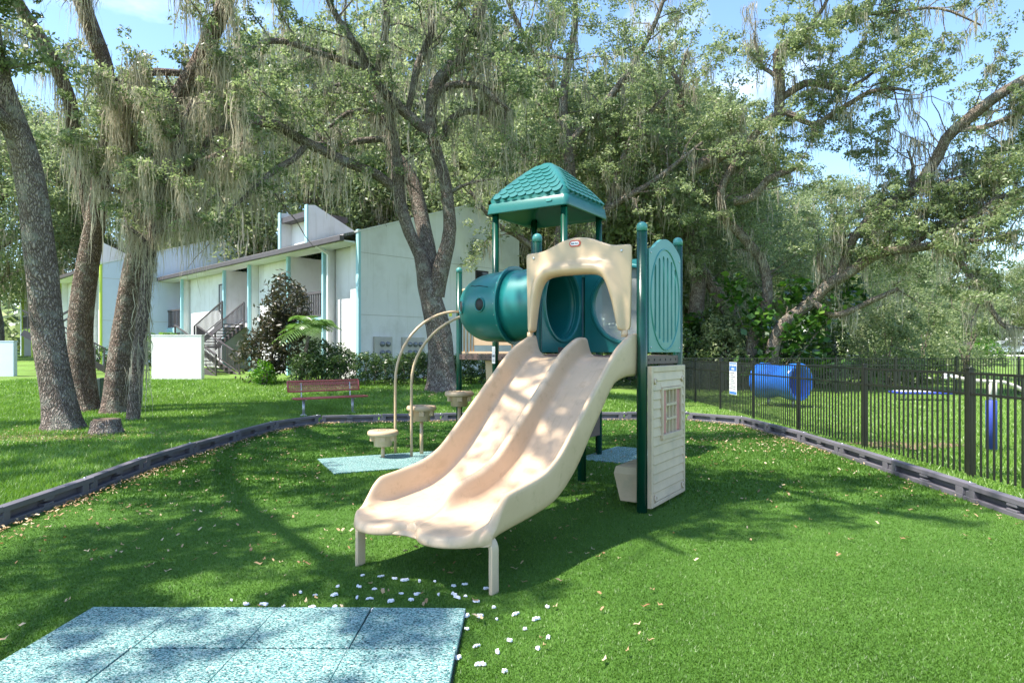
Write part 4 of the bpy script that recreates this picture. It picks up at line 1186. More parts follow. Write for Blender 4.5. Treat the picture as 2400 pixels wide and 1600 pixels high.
    if full:
        # outside stair: lower flight, landing, upper flight
        st = part('stair_landing', M['fascia'], lambda q: q.box(-2.6, -.3, 12.6, 14.8, 1.38, 1.48))
        def flight(m0, m1, ta, za, tb, zb, n):
            for mm in (m0, m1):
                part('stringer', M['fascia'], lambda q: q.bar((mm, ta, za - .06), (mm, tb, zb - .06), .05, .26), st)
            for k in range(n):
                f = (k + .5) / n
                part('tread', M['fascia'], lambda q: q.box(m0, m1, ta + (tb - ta) * f - .16, ta + (tb - ta) * f + .16, za + (zb - za) * f, za + (zb - za) * f + .04), st)
            for mm in (m0, m1):
                part('handrail', M['fascia'], lambda q: (q.bar((mm, ta, za + 1.05), (mm, tb, zb + 1.05), .06, .05), q.bar((mm, ta, za + .22), (mm, tb, zb + .22), .04, .04), q.bar((mm, ta, za - .1), (mm, ta, za + 1.05), .06), q.bar((mm, tb, zb - .1), (mm, tb, zb + 1.05), .06)), st)
                nb = int(abs(tb - ta) / .15)
                for k in range(1, nb):
                    f = k / nb
                    part('stair_baluster', M['fascia'], lambda q: q.bar((mm, ta + (tb - ta) * f, za + (zb - za) * f + .2), (mm, ta + (tb - ta) * f, za + (zb - za) * f + 1.05), .028), st)
        flight(-2.55, -1.5, 7.5, .0, 12.6, 1.45, 9)
        flight(-1.35, -.3, 13.4, 1.45, 9.8, 2.55, 8)
    return B
BR = math.radians(45.5)
make_building('apartment_building', 'white two storey apartment building with aqua trim and dark outside stair', -5.95, 25.8, BR, M['stucco'], M['trim'])
b2 = make_building('apartment_building', 'blue shaded gabled building behind the left tree trunks', -23.6, 38.0, BR, M['stucco_shaded'], M['trim_yellow'], False)

def block(name, label, c, w, dpt, h, rz, m):
    e = empty(name, (c[0], c[1], float(gz(*c)) - .05), rz, label, 'wall')
    n = 8; q = MB(); pts = []
    for k in range(n + 1): t = -1 + 2 * k / n; pts.append((w / 2 * t, -.015 * (1 - t * t)))
    for k in range(n + 1): t = 1 - 2 * k / n; pts.append((w / 2 * t, dpt - .015 * (1 - t * t)))
    q.prism(pts, 0, h, V3); q.build('wall_body', m, e, bevel=.02)
    q = MB(); q.prism([(a * 1.008, b * 1.0 + (.012 if b > dpt * .5 else -.012)) for a, b in pts], h + .002, h + .045, V3); q.build('wall_cap', m, e)
block('screen_wall', 'free standing white stucco wall beside the dark stair', (-13.6, 26.8), 2.12, .22, 1.82, math.radians(-4), M['stucco'])
block('screen_wall', 'blue shaded stucco wall at the left edge behind the oaks', (-22.85, 29.0), 2.0, .22, 1.55, 0, M['stucco_shaded'])
# second stair beside the left screen wall
st = empty('outside_stair', (-20.8, 30.2, float(gz(-20.8, 30.2))), math.radians(10), 'dark brown stair rail beside the far left blue shaded wall', 'stair')
for y in (0, 1.0):
    q = MB(); q.bar((-1.4, y, 1.9), (1.6, y, .2), .05, .28); q.build('stringer', M['fascia'], st)
    q = MB(); q.bar((-1.4, y, 2.9), (1.6, y, 1.2), .06, .06); q.bar((1.6, y, -.1), (1.6, y, 1.2), .06); q.bar((-.6, y, 2.2), (1.0, y, 3.2), .08, .08); q.build('handrail', M['fascia'], st)
    for k in range(1, 14): q = MB(); x = -1.4 + 3 * k / 14; z = 1.9 - 1.7 * k / 14; q.bar((x, y, z), (x, y, z + 1.0), .028); q.build('stair_baluster', M['fascia'], st)

# utility box between the trunks
e = empty('utility_box', (-12.6, 19.6, float(gz(-12.6, 19.6))), math.radians(6), 'dull green utility box between the oak trunks', 'utility box')
q = MB(); q.prism([(-.55, 0), (.55, 0), (.55, .62), (-.55, .80)], -.35, .35, lambda a, b, d: (d, a, b)); q.build('cabinet', M['box_green'], e, bevel=.02).rotation_euler = (0, 0, math.radians(90))
q = MB(); q.box(-.66, .66, -.46, .46, -.08, .045); q.build('base_slab', M['concrete'], e)
q = MB(); q.box(-.04, .04, -.37, -.352, .35, .48); q.build('latch', M['galv'], e)

# stump
e = empty('tree_stump', (-8.45, 13.75, 0), 0, 'low cut tree stump in bare soil beside the oak trunks', 'stump')
q = MB(); secs = []
for z, r in ((-.05, .36), (.06, .31), (.16, .275), (.26, .262), (.30, .255)):
    secs.append([(r * (1 + .07 * math.sin(3 * t + 1) + .05 * math.sin(7 * t)) * math.cos(t), r * (1 + .07 * math.sin(3 * t + 1) + .05 * math.sin(7 * t)) * math.sin(t), z + .02 * math.cos(t)) for t in np.linspace(0, 2 * math.pi, 26, endpoint=False)])
q.loft(secs); q.build('stump_body', M['bark'], e)
q = MB(); q.lathe([(.235, .30), (.22, .318), (.15, .312), (.06, .27), (0, .26)], 22); q.build('cut_face', M['wood_end'], e)

# ------------------------------------------------------------------ dog park things
e = empty('barrel_tunnel', (8.48, 20.9, 0), math.radians(-61), 'big blue plastic barrel tunnel on legs in the dog park', 'tunnel')
Mx = Matrix.Translation((0, 0, .78)) @ Matrix.Rotation(math.radians(90), 4, 'Y')
prof = [(.50, -.74), (.54, -.73), (.565, -.62), (.565, -.45), (.535, -.26), (.50, -.1), (.495, 0), (.50, .1), (.535, .26), (.565, .45), (.565, .62), (.54, .73), (.50, .74), (.47, .73), (.465, 0), (.47, -.73), (.50, -.74)]
q = MB(); q.lathe(prof, 36, Mx); q.build('barrel', M['blue'], e)
for s in (-.72, .72): q = MB(); pts = [Mx @ Vector((.55 * math.cos(t), .55 * math.sin(t), s)) for t in np.linspace(0, 2 * math.pi, 33)]; q.tube(pts, .03, 8, False); q.build('rim', M['blue'], e)
for x, y in ((-.45, .0), (.45, .0)): q = MB(); q.tube([(x, y, -.05), (x, y, .30)], .04, 10); q.build('leg', M['galv'], e)
e = empty('dog_platform', (14.6, 23.6, 0), math.radians(-6), 'low blue and white dog platform on the sunny grass', 'platform')
q = MB(); q.box(-.92, .92, -.45, .45, .22, .30); q.build('table_top', M['blue_pad'], e, bevel=.03)
q = MB(); q.box(-.80, .80, -.36, .36, .30, .318); q.build('grip_surface', M['white'], e, bevel=.006)
for x in (-.72, .72):
    for y in (-.33, .33): q = MB(); q.tube([(x, y, -.02), (x, y, .23)], .035, 8); q.build('leg', M['galv'], e)
e = empty('pipe_stand', (8.30, 11.45, 0), 0, 'blue padded post with curved beige pipe on top in the dog park', 'stand')
q = MB(); q.lathe([(.085, .02), (.085, .86), (.075, .87), (.03, .87)], 18); q.build('padded_sleeve', M['blue_pad'], e)
q = MB(); q.tube([(-.03, 0, .86), (-.03, 0, 1.18)], .035, 10); q.tube([(.06, 0, .86), (.06, 0, 1.18)], .035, 10); q.build('upright_pipe', M['beige_pipe'], e)
q = MB(); q.tube([(-.62, .1, 1.29), (-.45, .06, 1.235), (-.25, 0, 1.205), (0, 0, 1.19), (.2, 0, 1.18), (.4, -.02, 1.11), (.6, -.05, .99), (.8, -.08, .84)], .034, 10); q.build('curved_pipe', M['beige_pipe'], e)
e = empty('knotted_rag', (7.62, 11.55, 1.27), 0, 'white knotted rag on the pipe end just above the fence rail', 'rag')
q = MB()
for a in range(4):
    pts = [(.08 * math.cos(t + a) , .05 * math.sin(2 * t + a * 1.3), .02 + .05 * math.sin(t * 1.5 + a * 2)) for t in np.linspace(0, 4.5, 12)]
    q.tube(pts, .022, 7)
q.build('rag_body', M['white'], e)

# cars and plank fence far right
def car(name, label, x, y, rz, m, Lc, Hc, van=False):
    e = empty(name, (x, y, float(gz(x, y)) + .01), rz, label, 'car')
    if van: prof = [(-.5, .14), (.5, .14), (.5, .42), (.36, .52), (.24, .93), (.16, .99), (-.46, .99), (-.5, .9)]
    else: prof = [(-.5, .20), (.5, .20), (.5, .44), (.47, .53), (.27, .60), (.13, .93), (.02, .99), (-.22, .98), (-.36, .70), (-.48, .64), (-.5, .5)]
    secs = []
    for yy, k in ((-.88, .96), (-.82, 1.0), (0, 1.0), (.82, 1.0), (.88, .96)):
        secs.append([(a * Lc * (1 if k == 1 else .99), yy * (1 if b < .6 else .86), b * Hc * (1 if b < .5 else k)) for a, b in prof])
    q = MB(); q.loft(secs)
    for i in range(len(q.sm)): q.sm[i] = False
    q.build('body', m, e, bevel=.03)
    gl = [(.22, .60), (.115, .89), (.01, .93), (-.2, .92), (-.31, .68), (-.29, .62)] if not van else [(.30, .56), (.21, .88), (.05, .90), (.05, .56)]
    for s in (-1, 1):
        q = MB(); q.prism([(a * Lc, b * Hc) for a, b in gl], s * .80, s * .872, lambda a, b, d: (a, d, b)); q.build('side_window', M['glass_dark'], e)
    for a in (-.30, .31):
        for s in (-1, 1):
            q = MB(); Mt = Matrix.Translation((a * Lc, s * .80, .33)) @ Matrix.Rotation(math.pi / 2, 4, 'X'); q.lathe([(.2, -.1), (.33, -.1), (.34, 0), (.33, .1), (.2, .1)], 20, Mt); w = q.build('wheel', M['rubber'], e)
            q = MB(); q.lathe([(0, -.115), (.2, -.108), (.2, .108), (0, .115)], 14, Mt); q.build('rim', M['galv'], w)
    return e
car('parked_car', 'silver sedan parked beyond the far fence at the right edge', 52.2, 70.0, math.radians(178), M['car_silver'], 4.7, 1.5)
car('parked_car', 'white van parked behind the silver sedan at the right edge', 57.5, 74.5, math.radians(175), M['car_white'], 5.2, 2.05, True)
e = empty('plank_fence', (47.8, 73.0, float(gz(48, 73))), math.radians(-3), 'weathered grey plank fence left of the silver sedan', 'fence')
for k in range(18): q = MB(); q.box(k * .17, k * .17 + .155, -.012, .012, -.1, 1.42 + .03 * math.sin(k * 1.9)); q.build('plank', M['old_wood'], e)
q = MB(); q.box(0, 3.05, .014, .06, 1.25, 1.35); q.build('rail', M['old_wood'], e)

# ------------------------------------------------------------------ vegetation kit
def leaves(name, C, R, per, size, m, parent, flat=.6, asp=.45, tint_bias=None, seed=0, kind=None, label=None, upbias=.45):
    """C cluster centres (k,3), R radii (k,), per leaves in each; rhombus leaves"""
    r = np.random.default_rng(seed)
    k = len(C); n = k * per
    idx = np.repeat(np.arange(k), per)
    q = r.normal(0, 1, (n, 3)); q /= np.linalg.norm(q, axis=1, keepdims=True) + 1e-9
    rad = R[idx] * r.uniform(.15, 1, n) ** .6
    P = C[idx] + q * rad[:, None] * np.array([1, 1, flat])
    nrm = r.normal(0, 1, (n, 3)); nrm[:, 2] += upbias * 2; nrm /= np.linalg.norm(nrm, axis=1, keepdims=True)
    t = r.normal(0, 1, (n, 3)); t -= nrm * (t * nrm).sum(1)[:, None]; t /= np.linalg.norm(t, axis=1, keepdims=True) + 1e-9
    b = np.cross(nrm, t)
    L = size * r.uniform(.65, 1.25, n)
    V = np.empty((n * 4, 3))
    V[0::4] = P - t * (L / 2)[:, None]; V[1::4] = P + b * (L * asp / 2)[:, None] + t * (L * .05)[:, None]
    V[2::4] = P + t * (L / 2)[:, None]; V[3::4] = P - b * (L * asp / 2)[:, None] + t * (L * .05)[:, None]
    ct = r.uniform(-.22, .22, k)
    tint = np.clip(r.beta(2.2, 2.4, n) + ct[idx], 0, 1)
    return mesh_np(name, V, np.arange(n * 4).reshape(-1, 4), m, tint=tint, parent=parent, kind=kind, label=label)

def moss(name, P, Lm, parent, per=12, spread=.11, width=.026, seed=0, seg=5):
    r = np.random.default_rng(seed); k = len(P); n = k * per
    idx = np.repeat(np.arange(k), per)
    base = P[idx] + np.stack([r.normal(0, spread, n), r.normal(0, spread, n), r.uniform(-.04, .10, n)], 1)
    L = Lm[idx] * r.uniform(.12, 1.0, n) ** 1.5
    th = r.uniform(0, np.pi, n); dx = np.stack([np.cos(th), np.sin(th), np.zeros(n)], 1)
    w = width * r.uniform(.35, 1.1, n)
    drift = r.normal(0, .075, (n, 2)); V = np.empty((n, (seg + 1) * 2, 3)); amp = r.uniform(.008, .05, n)
    ph = r.uniform(0, 6.28, (n, 2))
    for s in range(seg + 1):
        f = s / seg
        c = base.copy(); c[:, 2] -= L * f
        c[:, 0] += drift[:, 0] * f * L + amp * np.sin(ph[:, 0] + f * 9); c[:, 1] += drift[:, 1] * f * L + amp * np.sin(ph[:, 1] + f * 8)
        ww = w * (.55 + .75 * math.sin(math.pi * min(1, f * .8 + .12))) * (1 - f ** 3 * .9) * r.uniform(.6, 1.4, n)
        V[:, s * 2] = c - dx * (ww / 2)[:, None]; V[:, s * 2 + 1] = c + dx * (ww / 2)[:, None]
    b = (np.arange(n) * (seg + 1) * 2)[:, None]
    Fq = np.concatenate([b + np.array([[2 * s, 2 * s + 1, 2 * s + 3, 2 * s + 2]]) for s in range(seg)], 0)
    ct = r.uniform(-.25, .25, k)[idx]; t = np.clip(r.beta(2, 2, n) + ct, 0, 1)
    o = mesh_np(name, V.reshape(-1, 3), Fq, M['moss'], tint=np.tile(t, seg), parent=parent)
    o['kind'] = 'stuff'
    return o

def resample(pts, step):
    """Catmull-Rom through (x,y,z,r)"""
    P = [np.array(p, float) for p in pts]; out = []
    for i in range(len(P) - 1):
        p0, p1, p2, p3 = P[max(i - 1, 0)], P[i], P[i + 1], P[min(i + 2, len(P) - 1)]
        n = max(2, int(np.linalg.norm(p2[:3] - p1[:3]) / step))
        for k in range(n):
            t = k / n
            out.append(.5 * ((2 * p1) + (-p0 + p2) * t + (2 * p0 - 5 * p1 + 4 * p2 - p3) * t * t + (-p0 + 3 * p1 - 3 * p2 + p3) * t ** 3))
    out.append(P[-1]); return out

def limb_tube(mb, pts, n, r_):
    """gnarled tube"""
    ph = r_.uniform(0, 6.28, 4); base = len(mb.v); ua = None
    m = len(pts)
    for i, p in enumerate(pts):
        c = Vector(p[:3]); d = Vector(pts[min(i + 1, m - 1)][:3]) - Vector(pts[max(i - 1, 0)][:3]); d.normalize()
        if ua is None: ua, _ = frame(d)
        else: ua = (ua - d * ua.dot(d)).normalized()
        ub = d.cross(ua)
        for k in range(n):
            t = 2 * math.pi * k / n
            q = p[3] * (1 + .07 * math.sin(2 * t + ph[0] + i * .25) + .05 * math.sin(3 * t + ph[1] - i * .4) + .03 * math.sin(5 * t + ph[2] + i * .9))
            if p[3] > .25 and i < 8: q *= 1 + .30 * math.exp(-i * .55) * (1 + math.sin(5 * t + ph[3])) * .5
            mb.v.append(tuple(c + (ua * math.cos(t) + ub * math.sin(t)) * q))
    for i in range(m - 1):
        for k in range(n):
            a = base + i * n + k; b = base + i * n + (k + 1) % n
            mb.f.append((a, b, b + n, a + n)); mb.sm.append(True)
    mb.f.append(tuple(base + (m - 1) * n + k for k in range(n))); mb.sm.append(False)

def grow(limbs, r_, spacing, slen, start, upw, twig_r=.03):
    """side branches: returns polylines"""
    out = []
    for li, pts in enumerate(limbs):
        P = np.array(pts); seg = np.linalg.norm(np.diff(P[:, :3], axis=0), axis=1); cum = np.concatenate([[0], np.cumsum(seg)])
        st = start[li] if hasattr(start, '__len__') else start
        s = cum[-1] * st + r_.uniform(0, spacing)
        while s < cum[-1]:
            i = min(np.searchsorted(cum, s) - 1, len(P) - 2); i = max(i, 0)
            f = (s - cum[i]) / max(seg[i], 1e-6); p = P[i] + (P[i + 1] - P[i]) * f
            t = (P[i + 1, :3] - P[i, :3]) / max(seg[i], 1e-6)
            d = r_.normal(0, 1, 3); d -= t * d.dot(t); d /= np.linalg.norm(d) + 1e-9
            d = d * .9 + t * .55 + np.array([0, 0, upw]); d /= np.linalg.norm(d)
            L = slen * r_.uniform(.5, 1.25); q = [np.array([*p[:3], min(p[3] * .5, twig_r)])]
            nstep = 5
            for k in range(nstep):
                d = d + r_.normal(0, .28, 3) + np.array([0, 0, -.02]); d /= np.linalg.norm(d)
                w = q[-1].copy(); w[:3] += d * L / nstep; w[3] = max(q[0][3] * (1 - (k + 1) / nstep * .75), .006); q.append(w)
            out.append(q); s += spacing * r_.uniform(.6, 1.4)
    return out

def build_tree(name, label, limbs, seed, bark_m='bark', leaf_m='leaf', leaf=.13, per=26, crad=.34, spacing=.55, slen=1.5, start=.35, upw=.3, sides=14,
               moss_n=1.0, moss_len=1.0, moss_w=.017, group=None, twig2=2, mask=None, step=.35, moss_per=24, moss_mask=None, cat='tree'):
    r_ = np.random.default_rng(seed)
    L2 = [resample(l, step) for l in limbs]
    b = Vector(limbs[0][0][:3])
    e = empty(name, (b.x, b.y, float(gz(b.x, b.y))), 0, label, cat, group)
    off = np.array([e.location.x, e.location.y, e.location.z])
    big = MB()
    for l in L2: limb_tube(big, [np.array([*(p[:3] - off), p[3]]) for p in l], sides if l[0][3] > .1 else 8, r_)
    big.build('trunk', M[bark_m], e)
    sec = grow(L2, r_, spacing, slen, start, upw)
    ter = grow(sec, r_, slen * .28, slen * .5, .3, upw * .6, .012) if twig2 else []
    tw = MB()
    for l in sec: tw.tube([Vector(p[:3] - off) for p in l], [p[3] for p in l], 5, False)
    for l in ter[::2]: tw.tube([Vector(p[:3] - off) for p in l[::2]], [max(p[3], .005) for p in l[::2]], 3, False)
    if tw.v: tw.build('twigs', M[bark_m], e, kind='stuff')
    C = []
    for l in sec: C += [p[:3] for p in l[2:]]
    for l in ter: C += [l[2][:3], l[-1][:3]]
    C = np.array(C) if C else np.zeros((0, 3))
    if mask is not None and len(C): C = C[mask(C)]
    if len(C):
        R = crad * r_.uniform(.6, 1.3, len(C))
        leaves('crown', C - off, R, per, leaf, M[leaf_m], e, seed=seed)
    if moss_n > 0:
        MP, ML = [], []
        for l in L2:
            P = np.array(l)
            for i in range(int(len(P) * .25), len(P)):
                if r_.uniform() < .55 * moss_n and P[i, 3] < .24: MP.append(P[i, :3] - np.array([0, 0, P[i, 3] * .6])); ML.append(moss_len * r_.uniform(.4, 1.3))
        for l in sec:
            for p in l[1:]:
                if r_.uniform() < .30 * moss_n: MP.append(p[:3]); ML.append(moss_len * r_.uniform(.3, 1.0))
        if MP:
            MP = np.array(MP); ML = np.array(ML)
            if moss_mask is not None: kk = moss_mask(MP); MP, ML = MP[kk], ML[kk]
            moss('spanish_moss', MP - off, ML, e, per=moss_per, width=moss_w, seed=seed + 1)
    return e

def limb(pts):
    """[(px, py, Y, r), ...] -> world"""
    return [(*at(a, b, c), r) for a, b, c, r in pts]
def ground_start(l):
    p = list(l[0]); z = float(gz(p[0], p[1])); l[0] = (p[0], p[1], z - .15, p[3]); return l

# ------------------------------------------------------------------ authored oaks
# T1: the big trunk at the far left
k_ = 1.0204
def vl(pts): return limb([(a * k_, b * k_, c, r) for a, b, c, r in pts])
t1 = [ground_start(vl([(143, 1000, 14.6, 0.508), (141, 965, 14.6, 0.377), (128, 870, 14.6, 0.316), (106, 720, 14.6, 0.295), (88, 560, 14.5, 0.283), (72, 430, 14.4, 0.271), (48, 325, 14.3, 0.254), (12, 235, 14.2, .27), (-14, 140, 14.0, .24), (-30, 20, 13.6, .2), (-40, -100, 13.2, .18)])),
      vl([(40, 300, 14.3, .24), (-10, 262, 14.0, .2), (-60, 240, 13.6, .16), (-140, 180, 13, .1)]),
      # unseen limbs added above the picture to cast the dappled playground shade
      [(-10.2, 13.3, 9.6, .18), (-10.5, 10.4, 10.2, .17), (-10.0, 7.7, 10.5, .15), (-8.8, 5.2, 10.6, .12), (-7.8, 3.9, 10.5, .09), (-6.8, 2.7, 10.3, .06), (-6.2, 1.4, 10.2, .03)],
      [(-10.2, 13.3, 9.6, .18), (-9.7, 10.8, 11.0, .16), (-7.5, 8.9, 11.6, .14), (-5.3, 7.4, 11.8, .12), (-3.5, 6.1, 11.8, .09), (-2.3, 4.6, 11.6, .05)],
      [(-10.4, 13.4, 9.2, .18), (-9.2, 12.0, 11.8, .15), (-6.4, 10.6, 12.8, .13), (-3.4, 10.2, 13.2, .09), (-1.0, 10.0, 13.2, .05)],
      [(-8.8, 5.2, 10.6, .1), (-9.1, 3.4, 10.8, .08), (-8.6, 1.6, 10.6, .05), (-8.1, .4, 10.4, .03)],
      [(-7.5, 8.9, 11.6, .12), (-6.5, 6.6, 11.6, .1), (-5.6, 5.0, 11.4, .08), (-4.9, 3.9, 11.2, .06), (-4.4, 3.0, 11.0, .03)],
      [(-6.5, 6.6, 11.6, .1), (-5.2, 5.6, 11.9, .07), (-4.1, 4.6, 12.0, .04)],
      [(-10.5, 13.8, 9.4, .16), (-13, 12, 10.5, .14), (-14.5, 9.5, 11, .1), (-14.8, 7, 10.8, .05)],  # from here, unseen limbs added to dapple the left lawn with shade
      [(-10.5, 13.8, 9.4, .16), (-13.5, 14, 11, .13), (-16.5, 13.2, 11.5, .09), (-18.5, 12, 11.3, .05)],
      [(-13, 12, 10.5, .1), (-12.6, 9.0, 11.2, .08), (-12.4, 6.4, 11.2, .04)]]
def over_mask(C):
    """leave the sunny right foreground and the sightline free"""
    inframe = (C[:, 2] - 1.7) < .56 * C[:, 1]
    sx = C[:, 0] + .53 * C[:, 2]; sy = C[:, 1] + .23 * C[:, 2]
    sunny = (sx > .35) & (sy < 6.1)
    return ~(sunny) & ~(inframe & (C[:, 0] > -6.0) & (C[:, 1] < 13))
build_tree('oak_tree', 'thick grey oak trunk at the far left edge with hanging moss', t1, 11, leaf=.14, per=38, crad=.29, spacing=.30, slen=1.7, start=[.66, .2, .12, .12, .15, .1, .1, .1, .1, .1, .1], moss_n=.7, moss_len=1.3, mask=over_mask, upw=.1, moss_mask=lambda C: over_mask(C) & ((C[:, 2] - 1.7) < .62 * C[:, 1]))
t2 = [ground_start(vl([(200, 955, 18.5, 0.413), (198, 930, 18.5, 0.318), (183, 800, 18.5, 0.297), (196, 650, 18.4, 0.284), (214, 540, 18.3, 0.258), (228, 430, 18.2, 0.245), (243, 350, 18.1, 0.241), (248, 240, 18.0, 0.228), (240, 150, 17.8, 0.224), (212, 70, 17.6, 0.206), (186, -10, 17.3, 0.198), (175, -120, 16.6, 0.172)])),
      vl([(215, 540, 18.3, 0.172), (190, 400, 18.2, 0.163), (172, 320, 18.0, 0.172), (160, 235, 17.8, 0.163), (118, 130, 17.6, 0.159), (60, 35, 17.3, 0.146), (20, -30, 17, 0.129)]),
      vl([(244, 200, 18.0, 0.103), (330, 168, 18.4, 0.112), (430, 170, 19.0, 0.095), (520, 190, 19.6, 0.043)])]
build_tree('oak_tree', 'red brown curved oak trunk second from the left edge', t2, 12, bark_m='bark_red', leaf=.11, per=46, crad=.28, spacing=.5, slen=1.9, start=[.9, .6, .2], moss_n=2.0, moss_len=1.9, moss_per=30, moss_w=.021)
t3 = [ground_start(vl([(262, 950, 18.1, .46), (264, 935, 18.1, .37), (278, 800, 18.1, .31), (300, 660, 18.0, .27), (330, 520, 17.9, .25), (350, 400, 17.8, .22), (395, 250, 17.7, .21), (455, 150, 17.5, .22), (500, 50, 17.3, .22), (530, -30, 17.0, .2)])),
      vl([(350, 400, 17.8, .14), (300, 330, 17.4, .12), (280, 250, 17.0, .08), (255, 190, 16.6, .05)]),
      vl([(330, 520, 17.9, .14), (400, 420, 17.2, .12), (470, 370, 16.8, .08), (560, 330, 16.6, .04)]),
      vl([(345, 450, 17.8, .12), (290, 440, 17.2, .09), (230, 430, 16.8, .05)]),
      vl([(395, 250, 17.7, .12), (330, 230, 17.2, .09), (270, 262, 16.9, .04)])]
build_tree('oak_tree', 'leaning moss draped oak between the red trunk and slim trunk', t3, 13, bark_m='bark_red', leaf=.11, per=46, crad=.27, spacing=.42, slen=1.5, start=[.48, .1, .1, .1, .1], moss_n=3.2, moss_len=2.0, upw=.05, moss_per=32, moss_w=.021)
t4 = [ground_start(vl([(306, 972, 16.5, .20), (306, 960, 16.5, .165), (320, 800, 16.5, .15), (334, 660, 16.5, .14), (348, 560, 16.5, .12), (372, 430, 16.4, .10), (410, 320, 16.3, .07), (440, 230, 16.2, .04)])),
      vl([(345, 575, 16.5, .06), (320, 540, 16.2, .05), (285, 520, 16.0, .03)]),
      vl([(348, 560, 16.5, .06), (400, 500, 16.2, .05), (440, 470, 16.0, .03)])]
build_tree('oak_tree', 'slim pale oak trunk right of the trunk group', t4, 14, leaf=.10, per=44, crad=.28, spacing=.34, slen=1.1, start=[.60, .2, .2], moss_n=3.0, moss_len=1.8, upw=0, moss_per=30)

# TC: the forked oak in the middle
tc_ = [ground_start(limb([(1039, 915, 22.5, .62), (1037, 895, 22.5, .48), (1030, 790, 22.5, .42), (1012, 710, 22.5, .40), (1000, 665, 22.5, .36), (985, 600, 22.4, .24), (960, 545, 22.4, .21), (937, 470, 22.3, .20), (932, 390, 22.2, .19), (925, 330, 22.0, .12), (915, 250, 21.8, .07)])),
       limb([(1005, 660, 22.6, .27), (1006, 600, 22.8, .25), (993, 536, 23.0, .25), (968, 428, 23.2, .235), (914, 343, 23.4, .2), (900, 268, 23.6, .16), (878, 225, 23.7, .13), (820, 200, 23.8, .1), (770, 205, 23.8, .07), (700, 245, 23.6, .04)]),
       limb([(1018, 690, 22.5, .30), (1042, 600, 22.3, .26), (1055, 536, 22.2, .23), (1043, 428, 22.1, .21), (1021, 350, 22.0, .2), (1010, 300, 22.0, .18), (1011, 250, 22.0, .19), (1022, 200, 21.9, .2), (1064, 150, 21.8, .2), (1095, 95, 21.6, .19), (1120, 40, 21.4, .18), (1135, -30, 21.0, .16), (1150, -140, 20, .12)]),
       limb([(1010, 318, 22.0, .17), (950, 264, 21.8, .17), (889, 203, 21.6, .16), (862, 155, 21.4, .15), (839, 111, 21.2, .12), (793, 46, 20.9, .10), (760, -20, 20.6, .08), (720, -120, 20, .05)]),
       limb([(880, 185, 21.5, .12), (896, 118, 21.5, .12), (906, 50, 21.3, .11), (905, -10, 21.0, .10), (920, -100, 20.5, .07)]),
       limb([(955, 262, 21.8, .1), (968, 210, 21.8, .11), (980, 150, 21.8, .12), (1010, 82, 21.7, .11), (1008, 10, 21.4, .1), (990, -90, 20.8, .06)]),
       limb([(925, 443, 22.3, .17), (879, 407, 22.0, .17), (807, 379, 21.4, .17), (764, 357, 21.0, .16), (700, 325, 20.4, .15), (650, 293, 19.9, .14), (571, 271, 19.3, .13), (521, 239, 18.8, .11), (486, 207, 18.5, .08), (450, 180, 18.3, .05)]),
       limb([(640, 290, 19.8, .12), (571, 290, 19.2, .12), (521, 302, 18.8, .1), (489, 325, 18.4, .09), (471, 375, 18.1, .07), (445, 392, 17.9, .04)]),
       limb([(720, 335, 20.6, .1), (690, 372, 20.2, .09), (650, 395, 19.8, .09), (593, 445, 19.2, .07), (532, 500, 18.6, .04)]),
       limb([(858, 162, 21.4, .11), (793, 139, 21.2, .11), (736, 121, 21.0, .11), (664, 96, 20.6, .1), (604, 104, 20.2, .09), (557, 132, 19.8, .07), (515, 146, 19.5, .04)]),
       limb([(1016, 235, 22.0, .11), (1040, 208, 21.8, .12), (1075, 198, 21.5, .12), (1129, 204, 21.2, .11), (1157, 232, 21.0, .09), (1195, 258, 20.8, .05)]),
       limb([(1038, 330, 22.1, .1), (1050, 290, 22.0, .1), (1060, 276, 22.0, .1), (1093, 261, 21.8, .1), (1146, 264, 21.6, .08), (1190, 262, 21.5, .05)]),
       limb([(1060, 160, 21.8, .1), (1111, 139, 21.8, .1), (1180, 130, 22, .09), (1260, 128, 22.2, .07), (1330, 140, 22.4, .04)]),
       limb([(905, 325, 23.3, .1), (850, 330, 23.0, .11), (771, 340, 22.4, .09), (720, 330, 22.0, .05)]),
       limb([(900, 268, 23.6, .1), (870, 262, 23.4, .1), (815, 265, 23.0, .09), (770, 300, 22.6, .05)]),
       limb([(1050, 460, 22.2, .07), (1075, 440, 22.0, .06), (1120, 425, 21.8, .04), (1160, 420, 21.6, .02)])]
def tc_mask(C):
    px = 1200 + F * C[:, 0] / C[:, 1]; py = HOR - F * (C[:, 2] - H) / C[:, 1]
    return (py < 430) | ((py < 480) & (px < 640))
build_tree('oak_tree', 'large forked oak with mossy limbs in front of the white gable', tc_, 21, leaf=.125, per=62, crad=.32, spacing=.42, slen=2.8,
           start=[.80, .55, .60, .40, .30, .30, .25, .25, .3, .25, .3, .3, .15, .4, .4, .3], moss_n=1.7, moss_len=1.6, moss_w=.027, mask=tc_mask, moss_mask=tc_mask, upw=.25)

r_ = np.random.default_rng(91); fp = []
for li in (3, 6, 9, 11):
    for p in resample(tc_[li], .12)[:-6]:
        if p[3] > .06 and r_.uniform() < .85: fp.append(p[:3] + np.array([r_.normal(0, p[3] * .5), r_.normal(0, p[3] * .5), p[3] * .85]))
fo = [o for o in bpy.data.objects if o.name.startswith('oak_tree') and 'forked' in o.get('label', '')][0]
fe = leaves('limb_fern', np.array(fp) - np.array(fo.location), np.full(len(fp), .10), 16, .10, M['leaf_vine'], fo, seed=92, asp=.4)
fe['kind'] = 'stuff'

